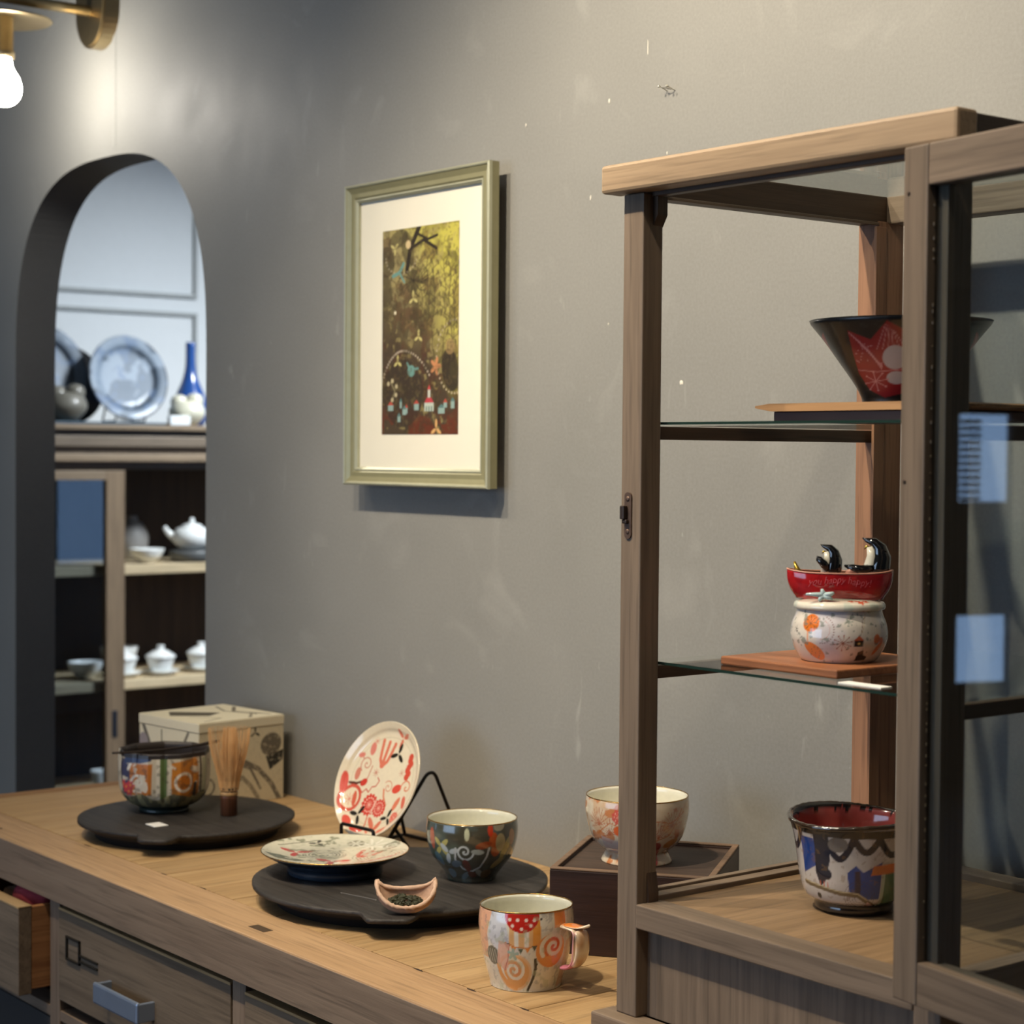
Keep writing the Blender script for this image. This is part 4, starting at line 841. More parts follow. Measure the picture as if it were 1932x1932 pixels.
# --- footed bowl on the stand
def pt_b3(TH, RR, ZZ, SD):
    U, V = TH*5.6, ZZ*100; p = Pt(U, V, (212, 200, 178), .07, (SD < .5).astype(float))
    p.blot(.5, .56, (196, 150, 104), 41, .55, .12); p.blot(.7, .64, (190, 110, 50), 12, .8, .05)
    for x, y in ((-4.6, 5.6), (-3.2, 4.6), (4.2, 5.6), (5.6, 4.2), (2.6, 4.4), (0, 5)):
        for k in range(11): a = PI*k/10+.2; p.seg(x, y-1, x+1.5*math.cos(a), y-1+1.9*math.sin(a), .06, (176, 100, 70))
    p.flower(-1.9, 5.7, .8, (204, 90, 80), (230, 170, 150), 9); p.ell(-1.9, 4.2, .8, .6, .3, (214, 90, 40)); p.line([(-5, 3.6), (-3, 5), (-1, 4.2), (1, 5.5), (4, 5), (6, 6)], .1, (190, 110, 60)); p.line([(2, 3), (4, 3.6), (5.6, 6.4)], .12, (190, 120, 70)); p.ell(2.4, 2.2, .9, .7, .2, (150, 56, 50)); p.ell(3.2, 1.0, .6, .9, 0, (180, 70, 66)); p.ell(4.8, 2.6, 1.2, .5, .2, (196, 140, 80)); p.poly([(-5, 1.5), (-4.6, 3.4), (-1.6, 2.8), (-2, 1.2)], (190, 176, 176), .7); p.ell(-1.4, .8, .6, .5, 0, (110, 140, 150))
    m = (SD > .5)[..., None]; return p.C*(1-m)+m*lin((226, 224, 208))
fb = empty('footed_bowl', (-1.5585, 1.4153, .0878), face_cam(-1.5585, 1.4153), 'cream footed bowl with fine orange flowers on the square dark stand', 'bowl')
lathe('body', [(0, .006), (.030, .001), (.0385, 0), (.0392, .002), (.0352, .010), (.036, .013), (.0455, .021), (.0525, .033), (.0570, .052), (.0576, .064), (.0568, .0722)], [(.0558, .0732), (.0545, .071), (.0535, .05), (.046, .028), (.03, .017), (0, .014)], painted('cup_glaze', .14, .7), pt_b3, fb, 300, 100, 26)
rim(fb, .0563, .0730)
# ================================================================== SHOWCASE ON THE COUNTER
sh = empty('showcase', (-1.10, 1.32, 0), 0, 'teak and glass showcase with its glazed front door swung open to the right', 'showcase')
XL, XR, YF, YB, ZT = -1.289, -.919, 1.147, 1.500, .7715
Tz, Tx, Ty = W(TEAK, 'z', 'teak'), W(TEAK, 'x', 'teak'), W(TEAK, 'y', 'teak'); Dx, Dy, Dz = W(DTEAK, 'x', 'dark_teak'), W(DTEAK, 'y', 'dark_teak'), W(DTEAK, 'z', 'dark_teak')
FLR = wood('showcase_floor_wood', (142, 116, 86), (110, 88, 62), 'y', .5)
GEDGE = plain('green_glass_edge', (30, 50, 44), .15, coat=.5)
SGL = glass('shelf_glass', (.95, .97, .96), .8); TGL = glass('clear_glass', (.92, .95, .95), 1.0)
# plinth
box('plinth', XL-.016, XR+.016, YF-.017, YF+.012, 0, .030, Tx, sh, .002); box('plinth', XL-.016, XL+.012, YF+.012, YB+.012, 0, .030, Ty, sh, .002); box('plinth', XR-.012, XR+.016, YF+.012, YB+.012, 0, .030, Ty, sh, .002); box('plinth', XL+.012, XR-.012, YB-.012, YB+.012, 0, .030, Tx, sh, .002)
pw_, pd = .0265, .024; RTz = W(dict(c1=(150, 112, 86), c2=(120, 86, 64), rough=.5), 'z', 'reddish_teak')
for x0 in (XL, XR-pw_):
    box('front_post', x0, x0+pw_, YF, YF+pd, .030, ZT, Tz, sh, .0015)
    box('back_post', x0, x0+pw_, YB-.038, YB, .030, ZT, RTz, sh, .0012)
    e = (x0+pw_, x0+pw_+.0035) if x0 == XL else (x0-.0035, x0)
    box('back_lath', e[0], e[1], YB-.045, YB-.030, .14, ZT-.006, RTz, sh, .0006)
# lower body
box('front_panel', XL+pw_, XR-pw_, YF+.014, YF+.020, .030, .112, Tz, sh, 0)
box('side_panel', XL+.006, XL+.012, YF+pd, YB-.038, .030, .118, Tz, sh, 0); box('side_panel', XR-.012, XR-.006, YF+pd, YB-.038, .030, .118, Tz, sh, 0); box('back_panel', XL+pw_, XR-pw_, YB-.012, YB-.006, .030, .118, Dx, sh, 0)
box('floor_rail', XL+pw_, XR-pw_, YF-.001, YF+.030, .1115, .1335, Tx, sh, .0012)
box('floor_panel', XL+.0255, XR-.0255, YF+.0308, YB-.030, .120, .1325, FLR, sh, .0004)
box('side_rail', XL+.002, XL+.010, YF+pd, YB-.038, .117, .1395, Ty, sh, .0008); box('side_rail', XL+.0108, XL+.0250, YF+pd, YB-.038, .117, .1372, Ty, sh, .0008)
box('side_rail', XR-.010, XR-.002, YF+pd, YB-.038, .117, .1395, Ty, sh, .0008); box('side_rail', XR-.0250, XR-.0108, YF+pd, YB-.038, .117, .1372, Ty, sh, .0008)
box('back_rail', XL+pw_, XR-pw_, YB-.029, YB-.004, .112, .139, Tx, sh, .001)
# top frame with a glass panel
bm = bmesh.new(); bbox(bm, XL-.015-sh.location.x, XR+.015-sh.location.x, YF-.015-sh.location.y, YF+.010-sh.location.y, .772, .7975, .003)
from_bm('top_front_rail', bm, W(dict(c1=(166, 142, 113), c2=(134, 112, 87), rough=.5), 'x', 'top_rail_teak'), sh)
box('top_front_rail_step', XL+.006, XR-.006, YF+.010, YF+.020, .7685, .790, Dx, sh, .001)
box('top_side_rail', XL+.001, XL+.0245, YF+.010, YB-.02, .7685, .7965, Dy, sh, .0015); box('top_side_rail', XL+.0246, XL+.027, YF+.022, YB-.038, .7670, .7700, Ty, sh, .0006)
box('top_side_rail', XR-.0245, XR+.010, YF+.010, YB-.02, .7685, .7965, Dy, sh, .0015); box('top_back_rail', XL, XR, YB-.024, YB+.002, .7695, .7965, Tx, sh, .0015)
box('top_glass', XL+.02, XR-.02, YF+.008, YB-.02, .7925, .7965, TGL, sh, 0)
for z0, z1, sg in ((.742, .7685, 1), (.1335, .160, -1)):
    bm = bmesh.new(); x0 = XL+pw_-.002-sh.location.x; y0 = YF+.012-sh.location.y
    P_ = [(x0, z1), (x0+.0075, z1), (x0+.0075, z0+.010 if sg > 0 else z0), (x0+.0015, z0), (x0, z0)] if sg > 0 else [(x0, z1), (x0+.002, z1), (x0+.0050, z0+.008), (x0+.0050, z0), (x0, z0)]
    f0 = bm.faces.new([bm.verts.new((x, y0, z)) for x, z in P_]); r = bmesh.ops.extrude_face_region(bm, geom=[f0]); bmesh.ops.translate(bm, vec=(0, .012, 0), verts=[g for g in r['geom'] if isinstance(g, bmesh.types.BMVert)])
    from_bm('corner_block', bm, Dz, sh)
# shelf battens and glass shelves
for z in (.5680, .3515):
    for x0 in (XL+.012, XR-.0225): box('shelf_batten', x0, x0+.0105, YF+pd+.002, YB-.036, z-.0165, z-.0045, Dy, sh, .0008)
    box('glass_shelf', XL+.0125, XR-.0125, YF+pd+.0015, YB-.012, z-.0042, z-.0003, SGL, sh, 0)
    box('glass_shelf_edge', XL+.0125, XR-.0125, YF+pd+.0010, YF+pd+.0015, z-.0030, z-.0006, GEDGE, sh, 0)
# latch plate on the left post
bm = bmesh.new(); lx, lz, ly = -1.2782-sh.location.x, .4835, YF-sh.location.y
n = 10
out = [(lx+.0045*math.cos(PI*k/n), lz+.0170+.0035*math.sin(PI*k/n)) for k in range(n+1)]+[(lx+.0045*math.cos(PI+PI*k/n), lz-.0170+.0045*math.sin(PI+PI*k/n)) for k in range(n+1)]
f0 = bm.faces.new([bm.verts.new((x, ly, z)) for x, z in out]); r = bmesh.ops.extrude_face_region(bm, geom=[f0]); bmesh.ops.translate(bm, vec=(0, -.0014, 0), verts=[g for g in r['geom'] if isinstance(g, bmesh.types.BMVert)])
LT = plain('rusty_latch_metal', (104, 84, 72), .45, .6, mottle=.3, bump=.4, scale=200)
lp = from_bm('latch_plate', bm, LT, sh)
for dz in (.0145, -.0150):
    bm = bmesh.new(); bmesh.ops.create_uvsphere(bm, u_segments=12, v_segments=6, radius=1, matrix=Matrix.Translation((lx, ly-.0014, lz+dz)) @ Matrix.Diagonal((.0024, .0010, .0024, 1)))
    from_bm('screw', bm, LT, lp, smooth=True)
bm = bmesh.new(); bbox(bm, lx-.0058, lx-.0002, ly-.0062, ly-.0012, lz-.0040, lz+.0085, .001); bbox(bm, lx-.0042, lx+.0018, ly-.0050, ly-.0012, lz-.0078, lz-.0040, .001); from_bm('catch', bm, plain('dark_latch_metal', (66, 56, 52), .45, .6), lp)
# the open door
dang = R(-9.6); do = empty('door', (-.942-sh.location.x, 1.118-sh.location.y, .128), dang); do.parent = sh
DZ = .6415; DW = .35; DT = .020
def D(nm, x0, x1, z0, z1, m, y0=0, y1=DT, bev=.0015): bm = bmesh.new(); bbox(bm, x0, x1, y0, y1, z0, z1, bev); return from_bm(nm, bm, m, do)
Wp = W(dict(c1=(124, 108, 92), c2=(94, 80, 67), rough=.5), 'z', 'door_teak'); Wq = W(dict(c1=(124, 108, 92), c2=(94, 80, 67), rough=.5), 'x', 'door_teak')
D('stile', 0, .027, 0, DZ, Wp); D('stile', DW-.027, DW, 0, DZ, Wp); D('rail', .0272, DW-.0272, 0, .0335, Wq); D('rail', .0272, DW-.0272, DZ-.031, DZ, Wq)
D('glazing_bead', .027, .0385, .0335, DZ-.031, Wp, .010, .0165, .0008)
D('pane', .0272, DW-.0272, .034, DZ-.0315, glass('door_glass', (.80, .84, .86), 1.5), .0075, .0095, 0)
bm = bmesh.new()  # tiny pale dots imitating the sparkle along the pane edge
for k in range(70):
    if random.random() < .35: continue
    z = .045+k*(DZ-.09)/69+random.uniform(-.002, .002)
    bmesh.ops.create_icosphere(bm, subdivisions=1, radius=1, matrix=Matrix.Translation((.0277, .0060, z)) @ Matrix.Diagonal((.0004, .0006, .0016*random.uniform(.3, 1.3), 1)))
o = from_bm('glint_dots', bm, plain('pale_glint', (160, 140, 108), .3, coat=.5), do); o['kind'] = 'stuff'
for z in (DZ-.035, DZ-.25):
    bm = bmesh.new(); bmesh.ops.create_uvsphere(bm, u_segments=10, v_segments=6, radius=1, matrix=Matrix.Translation((.006, -.0002, z)) @ Matrix.Diagonal((.0018, .0006, .0018, 1)))
    from_bm('screw', bm, plain('dark_screw', (58, 44, 34), .5, .5), do, smooth=True)

# --- things in the showcase
BRD = W(dict(c1=(176, 136, 92), c2=(138, 100, 64), rough=.5), 'x', 'display_board'); RBR = wood('red_brown_board', (160, 104, 68), (128, 80, 50), 'x', .4)
ub = empty('display_board', (-1.105, 1.315, .5680), 0, 'wooden display board with thin pointed ends on the upper glass shelf', 'board')
bm = bmesh.new(); n = 5
for y in (-.075, .075):
    pass
ol = [(-.108, .0145), (-.090, .0165), (.09, .0165), (.108, .0145), (.108, .0125), (.088, .0095), (-.088, .0095), (-.108, .0125)]
f0 = bm.faces.new([bm.verts.new((x, -.075, z)) for x, z in ol]); r = bmesh.ops.extrude_face_region(bm, geom=[f0]); bmesh.ops.translate(bm, vec=(0, .15, 0), verts=[g for g in r['geom'] if isinstance(g, bmesh.types.BMVert)])
from_bm('top', bm, BRD, ub); bm = bmesh.new(); bbox(bm, -.0915, .0915, -.068, .068, 0, .0095, .001); from_bm('base', bm, plain('dark_red_lacquer', (72, 44, 40), .5), ub)
lb = box('display_board', -1.213, -1.075, 1.200, 1.345, .3513, .3590, RBR, None, .0015); tag(lb, 'flat reddish-brown board under the bird jar on the lower glass shelf', 'board')
pc = box('price_card', -1.058, -1.012, 1.1820, 1.1960, .3510, .3522, plain('white_card', (236, 236, 232), .7, mottle=.02), None, .0003); tag(pc, 'white card lying on the front of the lower glass shelf', 'card')
pc = box('price_card', -1.05, -1.018, 1.33, 1.355, .7966, .7974, plain('white_card', (236, 236, 232), .7, mottle=.02), None, .0002); tag(pc, 'white card lying on the glass top of the showcase', 'card')
# black bowl with red lotus
def pt_black(TH, RR, ZZ, SD):
    U, V = TH*5.6*np.clip(RR/.08, .4, 1), ZZ*100; p = Pt(U, V, (28, 28, 28), .07, ((SD < .5)).astype(float))
    p.blot(2.2, .66, (52, 54, 54), 3, .5)
    Rd, Ln = (150, 28, 38), (206, 140, 140)
    for cx_ in (-.4, 8.6, -9.0):
        p.poly([(cx_-3.0, 6.2), (cx_-1.4, 5.4), (cx_-.4, 6.9), (cx_+1.4, 5.6), (cx_+3.0, 6.2), (cx_+2.8, 3.4), (cx_+1.4, 1.2), (cx_+.4, .8), (cx_-.5, .5), (cx_-1.6, 1.2), (cx_-2.4, 2.6), (cx_-2.7, 4.2)], Rd)
        for k in range(7): p.line([(cx_-2.9+.12*k, 6.0-.12*k), (cx_-1.6+.15*k, 4.6-.25*k), (cx_-.7, 2.9+.1*k)], .05, Ln)
        for k in range(6): p.line([(cx_-.5+.1*k, 6.6-.1*k), (cx_-1.0+.35*k, 4.6)], .05, Ln)
        p.ell(cx_+.1, 3.9, .75, 1.0, 0, (190, 186, 184)); p.ell(cx_+.2, 2.2, .6, .55, 0, (190, 186, 184)); p.blot(3, .6, (150, 28, 38), 8, .0); p.star(cx_-1.1, 1.9, .8, .06, Ln, 8, True); p.line([(cx_-2.4, 2.9), (cx_-1, 2.7), (cx_+.6, 2.9)], .07, Ln)
        for k in range(18): p.circ(cx_-2.5+RN.rand()*1.2, 3.5+RN.rand()*1.6, .05, Ln)
    return p.C
kb = empty('lotus_bowl', (-1.1133, 1.32, .5845), face_cam(-1.1133, 1.32), 'wide black bowl with a red lotus, highest shelf of the showcase', 'bowl')
lathe('body', [(0, .001), (.030, 0), (.0325, .0005), (.0335, .006), (.040, .018), (.054, .038), (.067, .056), (.0785, .070)], [(.0802, .0735), (.0785, .0738), (.064, .054), (.045, .030), (.028, .012), (0, .008)], painted('matt_black_glaze', .35, .25), pt_black, kb, 300, 110, 24)
# jar with a boat and two black birds on its lid
jx, jy, jz = -1.1292, 1.2623, .3592
def pt_jar(TH, RR, ZZ, SD):
    U, V = TH*4.1, ZZ*100; p = Pt(U, V, (216, 208, 196), .055, (SD < .5).astype(float)); O = (224, 120, 44); Br = (120, 70, 56)
    p.blot(.35, .55, (200, 196, 206), 2, .7, .15)
    p.circ(-2.6, 3.9, .85, O); p.star(-2.6, 3.9, .55, .05, (110, 70, 40), 8, True)
    for k in range(14): p.circ(-2.6+.68*math.cos(k*.45), 3.9+.68*math.sin(k*.45), .05, (130, 80, 40))
    p.seg(-2.8, 3.2, -2.8, 2.2, .09, O); p.ell(-2.3, 1.2, 1.15, .65, -.7, O)
    for k in range(12): p.circ(-2.3+.6*math.cos(k*.7)*.9, 1.2+.45*math.sin(k*1.1), .05, (130, 80, 40))
    for k in range(16): a = 1.2-k*.19; p.circ(-1.5+1.1*math.cos(a), 3.3+1.3*math.sin(a), .055, Br); p.circ(-1.5+.75*math.cos(a), 3.3+.9*math.sin(a), .04, (190, 130, 120))
    p.star(.35, 2.1, .75, .055, (150, 80, 60), 10, True); p.star(.9, 4.1, .35, .04, (120, 140, 130), 6, True)
    p.poly([(1.3, 1.75), (1.3, 2.35), (1.75, 2.75), (2.15, 2.35), (2.15, 1.75)], (50, 30, 26)); p.poly([(1.25, 2.35), (1.75, 2.85), (2.2, 2.35)], (196, 96, 60)); p.circ(1.75, 2.05, .12, (230, 200, 120))
    p.poly([(1.6, .3), (1.8, 1.2), (2.3, 1.4), (2.4, .9), (2.9, .7), (2.8, .35)], (28, 22, 22)); p.line([(1.9, 2.9), (2.2, 4.3), (2.6, 4.6)], .05, Br); p.line([(2.0, 3), (2.6, 4.9), (3.4, 5)], .04, (196, 170, 120))
    p.ell(3.6, 2.4, .4, .5, 0, (206, 110, 60)); p.ell(4.0, 1.6, .3, .9, -.6, (206, 110, 60)); p.circ(4.2, 2.3, .3, (206, 110, 60)); p.blot(2.2, .68, (110, 120, 110), 8, .7); p.circ(-4.2, 3, .1, (40, 40, 40)); p.star(-4.3, 3.2, .4, .04, (60, 60, 60), 5)
    m = (SD > .5)[..., None]; return p.C*(1-m)+m*lin((206, 200, 186))
jr = empty('bird_jar', (jx, jy, jz), face_cam(jx, jy), 'round painted jar whose lid carries a red boat with two black birds', 'jar')
jr.scale = (1, 1, .89); GJ = painted('jar_glaze', .1, .8)
lathe('body', [(0, .001), (.028, 0), (.0322, .0005), (.0365, .007), (.0410, .018), (.0423, .026), (.0410, .037), (.0380, .045), (.0368, .0505)], [(.0350, .051), (.034, .048), (.038, .03), (.03, .008), (0, .006)], GJ, pt_jar, jr, 300, 100, 16)
def pt_lid(TH, RR, ZZ, SD):
    X, Y = RR*np.sin(TH)*100, -RR*np.cos(TH)*100; p = Pt(X, Y, (222, 216, 200), .06); p.poly([(-2.2, -1.4), (-1.0, -3.0), (1.2, -2.4), (2.2, -1.2), (0, 0)], (112, 150, 136), .8); p.blot(1.2, .6, (176, 196, 184), 3, .5)
    for x, y in ((1.0, -2.9), (1.6, -2.8), (2.2, -2.4), (1.9, -3.0)): p.petals(x, y, 5, .35, .1, (196, 80, 44))
    return p.C
lid = lathe('lid', [(.0350, .0505), (.0392, .0515), (.0398, .055), (.0385, .058)], [(.036, .0590), (.030, .0605), (.015, .062), (0, .0625)], GJ, pt_lid, jr, 160, 10, 30)
# boat
def pt_boat(TH, RR, ZZ, SD):
    p = Pt(TH*4, ZZ*100, (172, 30, 34), .1); p.blot(2, .6, (140, 20, 28), 4, .6); m = (SD > .5)[..., None]; return p.C*(1-m)+m*lin((120, 84, 66))
bsc = .44
boat = lathe('boat', [(0, .060), (.034, .060), (.0385, .0625), (.0430, .069), (.0456, .077), (.0462, .0855)], [(.0450, .0870), (.0432, .0855), (.0415, .083), (0, .0825)], GJ, pt_boat, lid, 160, 30, 12, yscale=bsc, zfun=lambda RR, ZZ, TH, SD: ZZ+.003*(np.sin(TH)**4)*np.clip((ZZ-.06)/.026, 0, 1))
bm = bmesh.new(); nn = 120; tube_bm(bm, [(.0457*bsc*math.cos(2*PI*k/nn), .0457*math.sin(2*PI*k/nn), .0865+.003*math.sin(2*PI*k/nn)**4) for k in range(nn)], .0008, 6, False, True); from_bm('boat_rim', bm, plain('pale_pink_edge', (196, 140, 120), .3), boat, smooth=True)
# hand-scratched words on the hull
fc_ = bpy.data.curves.new('words', 'FONT'); fc_.body = 'you happy happy!'; fc_.size = .0098; fc_.align_x = 'CENTER'; fc_.extrude = .00008; fc_.shear = .25
to = bpy.data.objects.new('words', fc_); C.objects.link(to); bpy.context.view_layer.update()
me = bpy.data.meshes.new_from_object(to.evaluated_get(bpy.context.evaluated_depsgraph_get())); bpy.data.objects.remove(to)
for v in me.vertices:
    y, h = v.co.x*.78, v.co.y; z = .0775+h-.12*abs(y)+.0006*math.sin(y*900); Rz = float(np.interp(z, [.0625, .069, .077, .0855], [.0385, .0430, .0456, .0462])); s_ = max(1-(y/Rz)**2, .02)
    v.co = (bsc*Rz*math.sqrt(s_)+.0002+v.co.z, y, z)
link('writing', me, plain('scratched_pink', (190, 78, 84), .4), boat)
# birds: head curled forward over a pale chest
BIRD = plain('black_bird_glaze', (16, 16, 18), .08, coat=1, mottle=.02); CHEST = plain('white_chest_glaze', (206, 200, 186), .15, coat=.6); BEAK = plain('gold_beak', (176, 146, 60), .25, .8); WOODF = plain('pinkish_feet', (166, 112, 94), .5)
def bird(y, s, lean, wing):
    b = empty('bird', (0, y, .0825)); b.parent = boat; b.rotation_euler = (0, 0, 0)
    bm = bmesh.new(); pts = [(0, .004, .0), (0, .005+lean*.2, .007), (0, .0060+lean*.3, .015), (0, .0050+lean*.2, .022), (0, .0015, .0262), (0, -.0030, .0275), (0, -.0055, .0290)]
    tube_bm(bm, [(p[0], p[1]*s, p[2]*s) for p in pts], [.0062*s, .0070*s, .0062*s, .0046*s, .0034*s, .0017*s, .0003*s], 16); o = from_bm('back', bm, BIRD, b, smooth=True)
    bm = bmesh.new(); tube_bm(bm, [(.0012, -.001*s, .001*s), (.0012, .0002*s, .009*s), (.0012, .0010*s, .016*s), (.0010, -.0005*s, .0225*s)], [.0048*s, .0046*s, .0036*s, .0022*s], 12); from_bm('chest', bm, CHEST, b, smooth=True)
    bm = bmesh.new(); tube_bm(bm, [(.0005, -.0008*s, .0215*s), (.0005, -.0030*s, .0225*s), (.0005, -.0042*s, .0205*s)], [.0014*s, .0011*s, .0003*s], 8); from_bm('beak', bm, BEAK, b, smooth=True)
    bm = bmesh.new(); tube_bm(bm, [(x, yy*s, z*s) for x, yy, z in wing], [.0032*s, .0036*s, .0030*s, .0008*s], 12); from_bm('wing', bm, BIRD, b, smooth=True)
    return b
bird(-.0110, 1.08, .0, [(.004, .001, .006), (.006, -.003, .012), (.006, -.0065, .016), (.004, -.0080, .0185)])
bb_ = bird(.0265, 1.32, .004, [(.004, .002, .007), (.006, -.006, .0055), (.006, -.012, .0068), (.004, -.0170, .0085)])
bm = bmesh.new(); tube_bm(bm, [(.004, .006, .0835), (.005, .010, .0880), (.004, .0135, .0870), (.004, .016, .084)], [.003, .0045, .0045, .003], 12); from_bm('bird_feet', bm, WOODF, boat, smooth=True)
bm = bmesh.new(); tube_bm(bm, [(.002, -.034, .0840), (.001, -.037, .089), (0, -.0395, .0965)], [.0034, .0024, .0010], 10); from_bm('gold_tail', bm, BEAK, boat, smooth=True)
# pale starfish knob on the lid
bm = bmesh.new()
for k in range(5):
    a = 2*PI*k/5+.5; tube_bm(bm, [(.031, -.013, .066), (.031+.004*math.cos(a)*.5, -.013+.007*math.cos(a), .066+.0035*math.sin(a)), (.032, -.013+.012*math.cos(a)*(1.3 if k == 2 else .8), .066+.006*math.sin(a))], [.0030, .0022, .0012], 10)
from_bm('starfish', bm, plain('pale_blue_glaze', (176, 196, 196), .12, coat=.8), lid, smooth=True)
# big bowl with red inside
def pt_b4(TH, RR, ZZ, SD):
    U, V = TH*5.4, ZZ*100; p = Pt(U, V, (196, 188, 180), .06, (SD < .5).astype(float)); Nv, Bu, Bk = (20, 24, 42), (34, 66, 132), (30, 26, 26)
    p.blot(.4, .6, (206, 196, 190), 5, .6); p.poly([(-5.6, 3.6), (-5.6, 7), (-3.8, 7), (-3.6, 4.6)], Bu); p.poly([(-3.9, 4.0), (-3.7, 7.6), (-2.2, 7.6), (-2.2, 5.2), (-2.8, 3.2), (-3.4, 2.7)], Nv); [p.line([(x0+w0*k/14, 7.3-h0*math.sin(PI*k/14)) for k in range(15)], .6, Nv) for x0, w0, h0 in ((-2.6, 2.6, 1.9), (.0, 2.2, 1.2), (2.2, 2.8, 1.5), (5, 3, 1.6), (-8.4, 3, 1.5))]; p.ell(-1.4, 6.7, .9, .7, .2, (120, 112, 104)); p.circ(-2.6, 3.9, .5, Nv); p.poly([(-.4, 2.4), (-.6, 4.2), (.2, 4.9), (.9, 4.3), (2.6, 5.2), (2.6, 1.8), (1.4, 1.8)], Bu); p.poly([(.1, 2.4), (.1, 4.4), (.6, 4.4), (.7, 2.2)], (50, 40, 60))
    for x in (-3.4, -3.0, -2.6): p.line([(x, 3.2), (x+.05, 2.4)], .07, (196, 90, 60))
    p.circ(-3.8, .9+.9, .28, Bk); 
    for k in range(5): p.ring(.6, 2.0, .5+.25*k, .05, (60, 54, 60), .7)
    p.line([(-5.6, 2.8), (-3.4, 2.6), (-1.4, 2.3), (.4, 2.2), (1.4, 1.6), (2.6, .9)], .42, (110, 92, 66)); p.line([(-5.6, 2.95), (-3.4, 2.75), (-1.4, 2.45), (.4, 2.35), (1.4, 1.75)], .1, (196, 180, 140)); p.poly([(1.2, .6), (1.4, 1.6), (2.8, .9), (5, .9), (5, .5)], (206, 170, 160))
    p.poly([(3.0, 1.0), (3.0, 4.2), (5.4, 4.4), (5.4, 1.0)], (92, 122, 92)); p.poly([(2.7, 1.0), (2.7, 4.2), (3.05, 4.2), (3.05, 1.0)], (176, 190, 170)); p.poly([(1.6, 4.0), (1.8, 4.9), (5.4, 5.1), (5.4, 4.2), (2.6, 4.1)], (206, 112, 54)); p.line([(-19, 7.7), (19, 7.7)], .75, (44, 34, 26)); p.blot(2.4, .66, (120, 90, 50), 12, .35); p.line([(-19, .5), (19, .5)], 1.1, (40, 32, 28)); p.seg(6, 2, 6.4, 6, 2.0, (60, 80, 140)); p.seg(-9, 2, -8.4, 6, 1.6, (60, 80, 140)); p.circ(12, 4, 1.6, (120, 60, 50))
    m = (SD > .5)[..., None]; inn = lin((182, 88, 80)); dr_ = (ZZ > .0815-.002*vnoise(TH*4, ZZ, 3, 5)-.003*(vnoise(TH*9, ZZ*0, 2, 7) > .6)); ic = np.where(dr_[..., None], lin((30, 24, 24)), inn)
    return p.C*(1-m)+m*ic
rb = empty('glazed_bowl', (-1.1389, 1.2973, .1326), face_cam(-1.1389, 1.2973), 'large blue, white and brown glazed bowl with a red inside on the showcase floor', 'bowl')
lathe('body', [(0, .003), (.028, .001), (.0325, 0), (.0352, .003), (.0350, .0085), (.0370, .0105), (.0440, .0150), (.0485, .028), (.0515, .048), (.0545, .066), (.0585, .0800)], [(.0588, .0835), (.0560, .0835), (.0530, .075), (.0480, .045), (.040, .020), (.02, .014), (0, .013)], painted('bowl_glaze', .12, .8, bump=.15), pt_b4, rb, 330, 120, 34, rfun=lambda RR, ZZ, TH, SD: RR*(1+.012*np.sin(2*TH+.6)), zfun=lambda RR, ZZ, TH, SD: ZZ+.0022*np.sin(2*TH)*np.clip(ZZ/.08, 0, 1))
bm = bmesh.new(); nn = 130; tube_bm(bm, [(.0585*(1+.012*math.sin(2*a+.6))*math.cos(a), .0585*(1+.012*math.sin(2*a+.6))*math.sin(a), .0822+.0022*math.sin(2*a)) for a in [2*PI*k/nn for k in range(nn)]], [.0022*random.uniform(.9, 1.15) for _ in range(nn)], 8, False, True); from_bm('rim', bm, plain('dark_drip_glaze', (48, 36, 26), .12, coat=.9, mottle=.4, scale=120), rb, smooth=True)

# ================================================================== PICTURE
pr = empty('framed_picture', (-2.1655, 1.5535, .490), 0, 'tall framed print in a champagne-green frame hanging on the grey wall', 'picture')
FR = plain('champagne_green_frame', (150, 146, 112), .38, .25, mottle=.12, scale=60); FR2 = plain('worn_silver_edge', (186, 186, 160), .35, .4, mottle=.15); FRS = plain('dull_olive_side', (110, 106, 84), .5, .2, mottle=.15)
PW, PH = .3445, .4325
def frame_bar(nm, prof, m):
    """prof: (inset from the outer edge, distance in front of the wall side)"""
    for k in range(4):
        w_, h_ = PW/2, PH; bm = bmesh.new()
        def P(i, d, c):
            xx = -w_+i if c in (0, 3) else w_-i; zz = i if c in (0, 1) else h_-i; return bm.verts.new((xx, -d, zz))
        A = [P(i, d, k) for i, d in prof]; B = [P(i, d, (k+1) % 4) for i, d in prof]; n = len(prof)
        for j in range(n): bm.faces.new((A[j], A[(j+1) % n], B[(j+1) % n], B[j]))
        bm.faces.new(A); bm.faces.new(B); from_bm(nm, bm, m, pr)
frame_bar('frame_moulding', [(0, 0), (0, .012), (.0015, .0165), (.003, .017), (.005, .0155), (.012, .0125), (.018, .0125), (.0205, .0105), (.0205, .004), (.010, 0)], FR)
frame_bar('frame_lip', [(.0205, .0112), (.0225, .0115), (.0255, .009), (.0255, .0045), (.0205, .0045)], FR2)
frame_bar('outer_edge', [(-.0005, .0118), (-.0002, .0165), (.0016, .0178), (.0034, .0172), (.0015, .0160)], FR2)
bm = bmesh.new(); bbox(bm, -PW/2+.012, PW/2-.012, -.0048, -.0036, .012, PH-.012); from_bm('mount', bm, plain('cream_mount_card', (246, 240, 224), .85, mottle=.02), pr)
ax0, ax1, az0, az1 = -2.2560+2.1655, -2.0735+2.1655, .5625-.490, .8518-.490
